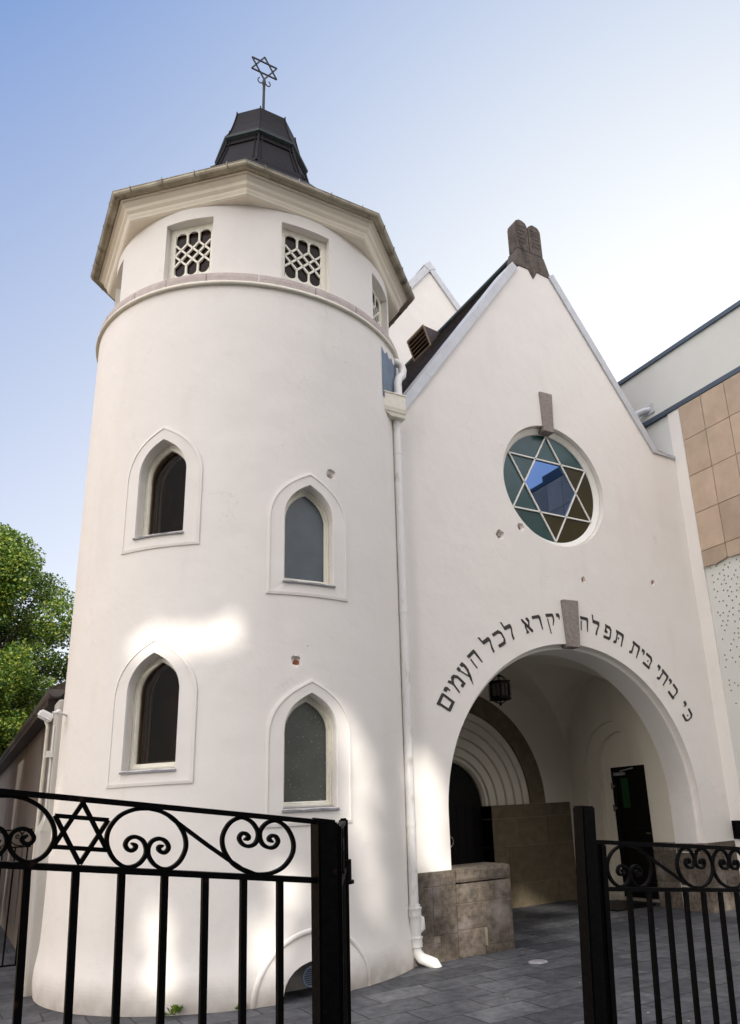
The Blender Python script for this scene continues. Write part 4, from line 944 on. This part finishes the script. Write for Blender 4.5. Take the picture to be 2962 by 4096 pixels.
# ================================================================== ironwork
def crom(P, n=7):
    out = []; P = [P[0]]+P+[P[-1]]
    for i in range(1, len(P)-2):
        for j in range(n):
            t = j/n; a, b_, c_, d_ = P[i-1], P[i], P[i+1], P[i+2]
            out.append(tuple(.5*((2*b_[k])+(-a[k]+c_[k])*t+(2*a[k]-5*b_[k]+4*c_[k]-d_[k])*t*t+(-a[k]+3*b_[k]-3*c_[k]+d_[k])*t**3) for k in range(2)))
    out.append(P[-2]); return out
# half of the C-scroll (opening at the bottom), unit half width / half height
HALF = [(0, 1), (-.35, .93), (-.70, .68), (-.94, .25), (-1, -.18), (-.90, -.58), (-.72, -.86), (-.48, -.99), (-.22, -.88), (-.05, -.60), (-.03, -.32), (-.12, -.08), (-.30, .02), (-.46, -.05), (-.545, -.24), (-.49, -.40), (-.39, -.44), (-.30, -.36), (-.29, -.27), (-.345, -.235), (-.375, -.27)]
def lath(parent, F, sc_, name, path, mt=None, thick=.0095, depth=.014):
    O, U, V, Nn = F; m = MB(); pts = [O+U*s+V*t for s, t in path]
    m2 = []
    N_ = len(pts); vs = []
    for i in range(N_):
        T = (pts[min(i+1, N_-1)]-pts[max(i-1, 0)]).normalized(); W_ = Nn.cross(T).normalized(); th = thick*(1.0 if i < N_-6 or name != 'scroll' else 1.25)
        for a, b_ in ((-1, -1), (1, -1), (1, 1), (-1, 1)): vs.append(pts[i]+W_*a*th/2+Nn*b_*depth/2)
    m.add(vs, [(i*4+k, i*4+(k+1) % 4, (i+1)*4+(k+1) % 4, (i+1)*4+k) for i in range(N_-1) for k in range(4)]+[(0, 1, 2, 3), (N_*4-1, N_*4-2, N_*4-3, N_*4-4)])
    return link(name, m.mesh(name), M['iron'], parent)
def cscroll(parent, F, s0, t0, hw, hh, flip=1, thick=.0095):
    for sg in (1, -1):
        P = [(s0+sg*x*hw, t0+flip*y*hh) for x, y in HALF]
        lath(parent, F, 1, 'scroll', crom(P), thick=thick)
def railbar(parent, F, name, a, b_, w, d):
    O, U, V, Nn = F; m = MB(); p = O+U*a[0]+V*a[1]; q = O+U*b_[0]+V*b_[1]; m.bar(p, q, d, w, up=(Nn.cross((q-p).normalized()))); 
    return link(name, m.mesh(name), M['iron'], parent)
def star(parent, F, s0, t0, r, w=.010, ry=None):
    O, U, V, Nn = F; m = MB(); ry = ry or r
    for off in (90, 270):
        Pp = [(s0+r*math.cos(R(off+120*k)), t0+ry*math.sin(R(off+120*k))) for k in range(3)]
        for k in range(3):
            a, b_ = Pp[k], Pp[(k+1) % 3]; p = O+U*a[0]+V*a[1]; q = O+U*b_[0]+V*b_[1]; m.bar(p, q, w, w+.002*(off > 100), up=Nn)
    return link('star', m.mesh('star'), M['iron'], parent)
def postobj(parent, F, s0, s1, tt, tb, d, name='post'):
    O, U, V, Nn = F; bm = bmesh.new(); bmesh.ops.create_cube(bm, size=1)
    for v in bm.verts: v.co = O+U*(s0+(v.co.x+.5)*(s1-s0))+V*(tb+(v.co.z+.5)*(tt-tb))+Nn*(v.co.y*d)
    bmesh.ops.recalc_face_normals(bm, faces=bm.faces)
    bmesh.ops.bevel(bm, geom=bm.edges[:], offset=.006, segments=2, affect='EDGES'); m = MB(); m.bm(bm); return link(name, m.mesh(name), M['iron'], parent)

U1 = Vector((.988, .075, -.132)).normalized(); V1 = Vector((-.044, -.077, .996)).normalized(); O1 = Vector((-6.261, -5.691, 1.591)); N1 = U1.cross(V1).normalized()
F1 = (O1, U1, V1, N1)
f1 = empty('iron_fence', O1-Vector((0, 0, 1.55))); tag(f1, 'black iron fence with star and scroll frieze, left of the gate opening', 'fence')
railbar(f1, F1, 'top_rail', (-1.7, -.0065), (.02, -.0065), .014, .022); railbar(f1, F1, 'middle_rail', (-1.7, -.168), (.02, -.168), .015, .022); railbar(f1, F1, 'bottom_rail', (-1.7, -1.43), (.02, -1.43), .015, .022)
for k in range(15): railbar(f1, F1, 'bar', (-.092-.1072*k, -.175), (-.092-.1072*k, -1.43), .0165, .0165)
postobj(f1, F1, .018, .080, .004, -1.66, .062)
cscroll(f1, F1, -.155, -.087, .106, .073, -1); cscroll(f1, F1, -.46, -.087, .1, .073, 1); star(f1, F1, -.62, -.086, .0715, ry=.0715)
cscroll(f1, F1, -.78, -.087, .1, .073, 1); cscroll(f1, F1, -1.085, -.087, .106, .073, -1)
lath(f1, F1, 1, 'brace', [(-.405, -.028), (-.385, -.042), (-.30, -.094), (-.235, -.131), (-.205, -.147), (-.17, -.158)]); lath(f1, F1, 1, 'brace', [(-.835, -.028), (-.855, -.042), (-.94, -.094), (-1.005, -.131), (-1.035, -.147), (-1.07, -.158)])

# open gate leaf swung inwards behind the thick post
H = Vector((-6.150, -5.63, 1.560)); E_ = Vector((-5.778, -4.88, 1.572))
U2 = (E_-H).normalized(); V2 = Vector((-.02, -.03, 1)).normalized(); F2 = (H, U2, V2, U2.cross(V2).normalized()); LG = (E_-H).length
g2 = empty('open_gate_leaf', (H+E_)/2-Vector((0, 0, 1.5))); tag(g2, 'black iron gate leaf standing open, seen edge on behind the thick left post', 'gate')
railbar(g2, F2, 'top_rail', (0, -.0065), (LG, -.0065), .014, .022); railbar(g2, F2, 'middle_rail', (0, -.185), (LG, -.185), .015, .022); railbar(g2, F2, 'bottom_rail', (0, -1.38), (LG, -1.38), .015, .022)
postobj(g2, F2, LG-.018, LG+.018, .01, -1.44, .036, 'stile'); postobj(g2, F2, -.018, .018, .01, -1.44, .036, 'stile')
for k in range(7): railbar(g2, F2, 'bar', (.1*(k+1), -.19), (.1*(k+1), -1.38), .0165, .0165)
cscroll(g2, F2, .18, -.095, .10, .08, 1); cscroll(g2, F2, .60, -.095, .105, .08, -1)
m = MB(); c_ = E_+V2*(-.195)-U2*.0
m.tube([c_+V2*.045, c_-V2*.035], .030, 14); m.tube([c_-V2*.034, c_-V2*.046], .040, 14); m.bar(c_-V2*.041, c_-V2*.041+Vector((-.13, 0, 0)), .015); link('latch', m.mesh('latch'), M['iron'], g2)

# right gate: post + hung leaf
U3 = Vector((.995, -.007, -.098)).normalized(); V3 = Vector((.066, .006, .998)).normalized(); O3 = Vector((-4.923, -5.436, 1.444)); N3 = U3.cross(V3).normalized(); F3 = (O3, U3, V3, N3)
p3 = empty('gate_post', O3+U3*-.07-Vector((0, 0, 1.4))); tag(p3, 'tall square black iron gate post in front of the porch arch', 'post')
postobj(p3, F3, -.086, -.020, .130, -1.6, .068)
g3 = empty('iron_gate', O3+U3*.8-Vector((0, 0, 1.5))); tag(g3, 'black iron gate with scroll frieze hung right of the tall post', 'gate')
railbar(g3, F3, 'top_rail', (-.012, -.005), (1.9, -.005), .016, .022); railbar(g3, F3, 'middle_rail', (.0, -.181), (1.9, -.181), .016, .022); railbar(g3, F3, 'bottom_rail', (.0, -1.40), (1.9, -1.40), .016, .022)
postobj(g3, F3, .008, .044, -.012, -1.45, .036, 'stile')
for k in range(16): railbar(g3, F3, 'bar', (.166+.1092*k, -.19), (.166+.1092*k, -1.40), .0175, .0175)
cscroll(g3, F3, .176, -.092, .122, .080, 1); cscroll(g3, F3, .570, -.092, .112, .080, -1); cscroll(g3, F3, .795, -.092, .112, .080, -1); cscroll(g3, F3, 1.19, -.092, .122, .08, 1)
lath(g3, F3, 1, 'brace', [(.238, -.028), (.262, -.040), (.34, -.078), (.44, -.128), (.485, -.150), (.53, -.165)])
for t in (-.181, -1.2):
    m = MB(); c_ = O3+V3*t+U3*0; m.tube([c_+V3*.022-U3*.002, c_-V3*.022-U3*.002], .013, 10); m.bar(c_-U3*.02, c_+U3*.03, .012); link('hinge', m.mesh('hinge'), M['iron'], g3)

# small fence beyond, at the side passage
f4 = empty('passage_fence', (-6.6, 2.2, 0)); tag(f4, 'small black iron fence across the side passage left of the tower', 'fence')
F4 = (Vector((-6.33, 2.2, 1.62)), Vector((1, 0, 0)), Vector((0, 0, 1)), Vector((0, -1, 0)))
railbar(f4, F4, 'top_rail', (-.9, -.008), (0, -.008), .016, .02); railbar(f4, F4, 'middle_rail', (-.9, -.19), (0, -.19), .016, .02); railbar(f4, F4, 'bottom_rail', (-.9, -1.38), (0, -1.38), .016, .02)
for k in range(8): railbar(f4, F4, 'bar', (-.03-.12*k, -.19), (-.03-.12*k, -1.38), .016, .016)
cscroll(f4, F4, -.10, -.097, .11, .08, -1, .011); cscroll(f4, F4, -.36, -.097, .11, .08, 1, .011); cscroll(f4, F4, -.62, -.097, .11, .08, -1, .011)

# ================================================================== modern building on the right
mb = empty('modern_building', (3.3, -2, 0)); tag(mb, 'modern building with beige stone slabs over studded white render, beside the porch gable', 'building')
MX = 2.835
m = MB(); m.box(MX, MX+.4, -9, .80, 0, 8.05); link('render_wall', m.mesh('rwall'), M['modernwhite'], mb)
m = MB(); m.box(MX-.028, MX-.001, -.245, -.001, 0, 8.05); link('corner_strip', m.mesh('cstrip'), M['plaster'], mb)
m = MB(); rnd = random.Random(3)
zr = [8.075, 7.405, 6.735, 6.065, 5.395, 5.17]
def ragged(y): return 5.135+.018*math.sin(y*5.3)+.012*math.sin(y*17+1)+.007*math.sin(y*41)
for ci in range(18):
    ya = -.258-ci*.474; yb = ya-.474
    for ri in range(5):
        zt_ = zr[ri]; zb_ = zr[ri+1]
        if ri == 0: zt_ = 8.05
        g_ = .005
        if ri == 4:
            n = 8; P = [(ya-g_, zt_-g_), (yb+g_, zt_-g_)]+[(yb+g_+(ya-yb-2*g_)*i/n, ragged(yb+(ya-yb)*i/n)) for i in range(n+1)]
        else: P = [(ya-g_, zt_-g_), (yb+g_, zt_-g_), (yb+g_, zb_+g_), (ya-g_, zb_+g_)]
        k = len(P); d_ = .045+rnd.uniform(-.001, .001)
        m.add([(MX-d_, y, z) for y, z in P]+[(MX-.01, y, z) for y, z in P], [tuple(range(k)), tuple(range(2*k-1, k-1, -1))]+[(i, i+k, (i+1) % k+k, (i+1) % k) for i in range(k)])
link('stone_slabs', fixn(m.mesh('slabs')), M['cladding'], mb)
m = MB(); m.box(MX-.012, MX-.002, -8.9, -.25, 5.25, 8.04); link('slab_joint_backing', m.mesh('sjb'), M['blackstone'], mb)
m = MB(); m.box(MX-.052, MX+.5, -9, .68, 8.058, 8.145); m.box(MX-.050, MX+.5, -3.2, -2.42, 8.147, 8.27); link('lower_coping', m.mesh('lc'), M['greymetal'], mb)
m = MB(); m.box(MX+.02, MX+.5, -2.35, 2.6, 8.147, 9.20); link('upper_wall', m.mesh('uw'), M['modernwhite'], mb)
m = MB(); m.box(MX-.02, MX+.6, -2.40, 2.65, 9.20, 9.275); link('upper_coping', m.mesh('uc'), M['greymetal'], mb)
m = MB(); rnd = random.Random(12); cnt = 0; pts = []
while cnt < 520:
    y = -.33-rnd.random()*3.0; z = 5.10-abs(rnd.gauss(0, .9)); 
    if z < 1.0: continue
    if any((y-a)**2+(z-b_)**2 < .0045 for a, b_ in pts): continue
    pts.append((y, z)); cnt += 1
    vs = []
    for k in range(8): a = 2*PI*k/8; vs.append((MX-.001, y+.013*math.cos(a), z+.013*math.sin(a)))
    for k in range(8): a = 2*PI*k/8; vs.append((MX-.010, y+.009*math.cos(a), z+.009*math.sin(a)))
    m.add(vs, [(k, (k+1) % 8, 8+(k+1) % 8, 8+k) for k in range(8)]+[tuple(range(8, 16))])
o = link('wall_stud', fixn(m.mesh('stud')), M['stud'], mb); o['kind'] = 'stuff'
m = MB(); m.tube([(MX-.14, .62, 8.02), (MX-.14, .62, 8.24), (MX-.12, .60, 8.33), (MX-.03, .50, 8.36), (MX+.04, .42, 8.36)], .065, 14); m.box(MX+.0, MX+.02, .30, .50, 8.27, 8.45); link('overflow_pipe', m.mesh('op'), M['zinc'], mb)
m = MB()
y0, y1, z0, z1 = -.58, -.035, .945, 1.205
m.box(MX-.06, MX-.028, y0, y1, z1-.03, z1); m.box(MX-.06, MX-.028, y0, y1, z0, z0+.03); m.box(MX-.06, MX-.028, y1-.03, y1, z0+.03, z1-.03); m.box(MX-.06, MX-.028, y0, y0+.03, z0+.03, z1-.03); m.box(MX-.038, MX-.030, y0+.03, y1-.03, z0+.03, z1-.03)
link('notice_case', m.mesh('nc'), M['iron'], mb)

# ================================================================== trees
def leafcloud(blobs, n, size, rnd, keep=None, flat=.0):
    m = MB(); tot = sum(b[3]*b[4]*b[5] for b in blobs); vs = []; fs = []
    for (cx, cy, cz, rx, ry, rz) in blobs:
        k = int(n*rx*ry*rz/tot)
        for _ in range(k):
            while True:
                p = Vector((rnd.uniform(-1, 1), rnd.uniform(-1, 1), rnd.uniform(-1, 1))); l = p.length
                if l < 1 and l > .35*rnd.random(): break
            c_ = Vector((cx+p.x*rx, cy+p.y*ry, cz+p.z*rz))
            if keep and not keep(c_): continue
            a = Vector((rnd.gauss(0, 1), rnd.gauss(0, 1), rnd.gauss(0, .6))).normalized(); b_ = a.cross(Vector((rnd.gauss(0, 1), rnd.gauss(0, 1), rnd.gauss(0, 1)))).normalized(); s_ = size*rnd.uniform(.6, 1.3)
            i = len(vs); vs += [c_-a*s_*.5, c_+b_*s_*.36+a*.05*s_, c_+a*s_*.5, c_-b_*s_*.36+a*.05*s_]; fs.append((i, i+1, i+2, i+3))
    m.add(vs, fs); return m
def tree(name, base, h, blobs, n, size, seed, lm, lab, cat='tree', group=None, keep=None, tr=.22):
    rnd = random.Random(seed); e = empty(name, base); tag(e, lab, cat, group)
    m = MB(); B = Vector(base); top = Vector((base[0]+rnd.uniform(-.1, .1), base[1]+rnd.uniform(-.1, .1), base[2]+h*.8))
    m.tube([B, B+(top-B)*.25+Vector((.05, .03, 0)), B+(top-B)*.55, top], [tr, tr*.8, tr*.55, tr*.15], 12)
    for b_ in blobs[::(7 if len(blobs) > 60 else 1)]:
        t = rnd.uniform(.25, .6); s_ = B+(top-B)*t; e_ = Vector(b_[:3]); md = (s_+e_)/2+Vector((0, 0, -.2))
        if keep and not all(keep(s_.lerp(e_, q/12)) for q in range(13)): continue
        m.tube([s_, md, e_], [tr*.4, tr*.25, tr*.06], 7)
        for _ in range(4):
            q = e_+Vector((rnd.uniform(-1, 1)*b_[3], rnd.uniform(-1, 1)*b_[4], rnd.uniform(-.6, 1)*b_[5]))*.85
            if keep and not all(keep(md.lerp(q, w_/12)) for w_ in range(13)): continue
            m.tube([md, (md+q)/2+Vector((0, 0, .1)), q], [tr*.16, tr*.1, tr*.03], 5)
    link('trunk', m.mesh('trunk'), M['bark'], e)
    link('crown', leafcloud(blobs, n, size, rnd, keep).mesh('crown'), lm, e)
rnd = random.Random(21); bl = []
for k in range(300):
    a = rnd.uniform(0, 2*PI); zf = rnd.uniform(-1, 1); rr_ = math.sqrt(max(0, 1-zf*zf*.9))*rnd.uniform(.05, 1)**.5
    bl.append((-9.0+5.0*rr_*math.cos(a), 21+3.6*rr_*math.sin(a), 7.1+4.4*zf, rnd.uniform(.5, .95), rnd.uniform(.5, .95), rnd.uniform(.42, .80)))
tree('lime_tree', (-9.0, 21, 0), 10, bl, 340000, .10, 5, M['leaf'], 'sunlit green leafy tree rising left of the tower', tr=.25)

# unseen trees added behind the camera: canopy carved to cast chosen sun patches
PATCH = [  # polyline on the lit surface, radius
    ([(-5.72, .18, 3.33), (-5.3, -.23, 3.35), (-4.90, -.45, 3.41)], .11),
    ([(-3.72, -.53, 2.45), (-3.60, -.5, 2.05), (-3.55, -.48, 1.40)], .13),
    ([(-2.50, 0, 2.00), (-2.45, 0, 1.55), (-2.42, 0, 1.05)], .20),
    ([(-3.39, -.43, .94), (-3.27, -.38, .62)], .12),
    ([(-5.45, -.12, .76), (-5.37, -.18, .2)], .10),
    ([(-4.36, -.57, .99), (-4.56, -.54, .55), (-4.67, -.51, .19)], .11),
    ([(-6.18, 1.6, 1.9), (-6.18, 1.6, 1.3)], .08),
    ([(-2.0, 0, .70), (-1.96, 0, .36)], .22),
    ([(-2.75, -.45, 0), (-3.4, -1.14, 0), (-3.9, -1.5, 0)], .27), ([(-2.1, -.6, 0), (-2.7, -1.0, 0)], .18), ([(-2.7, -1.8, 0), (-3.6, -2.3, 0)], .20),
    ([(-2.2, -.1, 0), (-2.4, -.2, 0)], .09),
    ([(.0, .94, 0), (.8, .95, 0)], .22), ([(1.2, 2.2, 0), (.8, 2.6, .1)], .22), ([(-.5, .0, 0), (.1, .2, 0)], .15), ([(1.05, .96, 0), (1.2, .9, 0)], .06),
    ([(2.4, -.1, .05), (2.1, -.3, 0)], .16), ([(-1.6, -2.89, 0), (-1.3, -2.7, 0)], .06)]
E1 = SD.cross(Vector((0, 0, 1))).normalized(); E2 = E1.cross(SD).normalized()
PP = [([(Vector(p).dot(E1), Vector(p).dot(E2)) for p in pl], r) for pl, r in PATCH]
sprig = random.Random(99)
def keep(c_):
    x, y = c_.dot(E1), c_.dot(E2)
    for pl, r in PP:
        for (ax_, ay_), (bx_, by_) in zip(pl, pl[1:]):
            dx, dy = bx_-ax_, by_-ay_; t = max(0, min(1, ((x-ax_)*dx+(y-ay_)*dy)/(dx*dx+dy*dy+1e-9)))
            if math.hypot(x-ax_-dx*t, y-ay_-dy*t) < r+.08: return sprig.random() < .010
    return True
perp = Vector((.866, -.5, 0)); ctr = Vector((-12.0, -17.2, 0))
LABS = ['tall street tree behind the viewer, nearest the passage side', 'tall street tree standing directly behind the viewer', 'tall street tree behind the viewer, nearest the modern building']
for i, off in enumerate((-4.6, .7, 5.4)):
    c_ = ctr+perp*off; rnd = random.Random(30+i); bl = []
    for zi in range(12):
        for ui in range(4):
            q = c_+perp*((ui-1.5)*1.25+rnd.uniform(-.15, .15))
            bl.append((q.x+rnd.uniform(-.3, .3), q.y+rnd.uniform(-.3, .3), 6.4+zi*1.76+rnd.uniform(-.2, .2), 1.45, 1.5, 1.45))
    tree('street_tree', (c_.x, c_.y, 0), 27, bl, 54000, .33, 40+i, M['leafdark'], LABS[i], group='street trees behind the viewer', keep=keep, tr=.28)

# unseen houses added for their effect on the light
nh = empty('neighbour_house', (-13, 6, 0)); tag(nh, 'sunlit ochre rendered house across the side passage, left of the tower', 'building')  # out of view, put in to bounce warm light on the tower
M['ochre'] = mat('ochre_render', (.72, .46, .20), .85, var=.1, vscale=1.2)
m = MB(); m.box(-18, -9.4, 3.6, 12, 0, 8.2); link('wall', m.mesh('wall'), M['ochre'], nh)
m = MB(); m.add([(-18.3, 3.2, 8.2), (-9.1, 3.2, 8.2), (-9.1, 12.4, 8.2), (-18.3, 12.4, 8.2), (-18.3, 7.8, 10.6), (-9.1, 7.8, 10.6)], [(0, 1, 5, 4), (2, 3, 4, 5), (1, 2, 5), (3, 0, 4), (3, 2, 1, 0)]); link('roof', m.mesh('roof'), M['rooftile'], nh)
for k in range(4):
    for fl_ in range(2):
        x = -17+k*2; z = 1.3+fl_*3.2; w_ = MB().box(x, x+1.0, 3.56, 3.60, z, z+1.5).build('window', M['glassbrown'], nh)
        m = MB(); m.box(x-.08, x, 3.54, 3.62, z-.08, z+1.58); m.box(x+1, x+1.08, 3.54, 3.62, z-.08, z+1.58); m.box(x, x+1, 3.541, 3.62, z+1.5, z+1.58); m.box(x, x+1, 3.541, 3.62, z-.08, z); m.box(x+.46, x+.54, 3.543, 3.57, z, z+1.5); m.build('frame', M['whitewood'], w_)
row = empty('street_terrace', (-5, -33, 0)); tag(row, 'long low rendered terrace over the street, behind the street trees', 'building')  # out of view, put in to cut low sky light on the walls
m = MB(); m.box(-45, 8.5, -38, -31, 0, 11.5); link('walls', m.mesh('walls'), M['facadegrey'], row)
m = MB(); m.add([(-45.3, -38.3, 11.5), (8.8, -38.3, 11.5), (8.8, -30.7, 11.5), (-45.3, -30.7, 11.5), (-44, -34.5, 13.6), (8, -34.5, 13.6)], [(0, 1, 5, 4), (2, 3, 4, 5), (1, 2, 5), (3, 0, 4), (3, 2, 1, 0)]); link('roof', m.mesh('roof'), M['darkroof'], row)
for k in range(14):
    for fl_ in range(3):
        x = -42+k*3.6; z = 1.6+fl_*3.2; m = MB(); m.box(x, x+1.2, -31.0, -30.96, z, z+1.8); link('window', m.mesh('win'), M['glassbrown'], row)
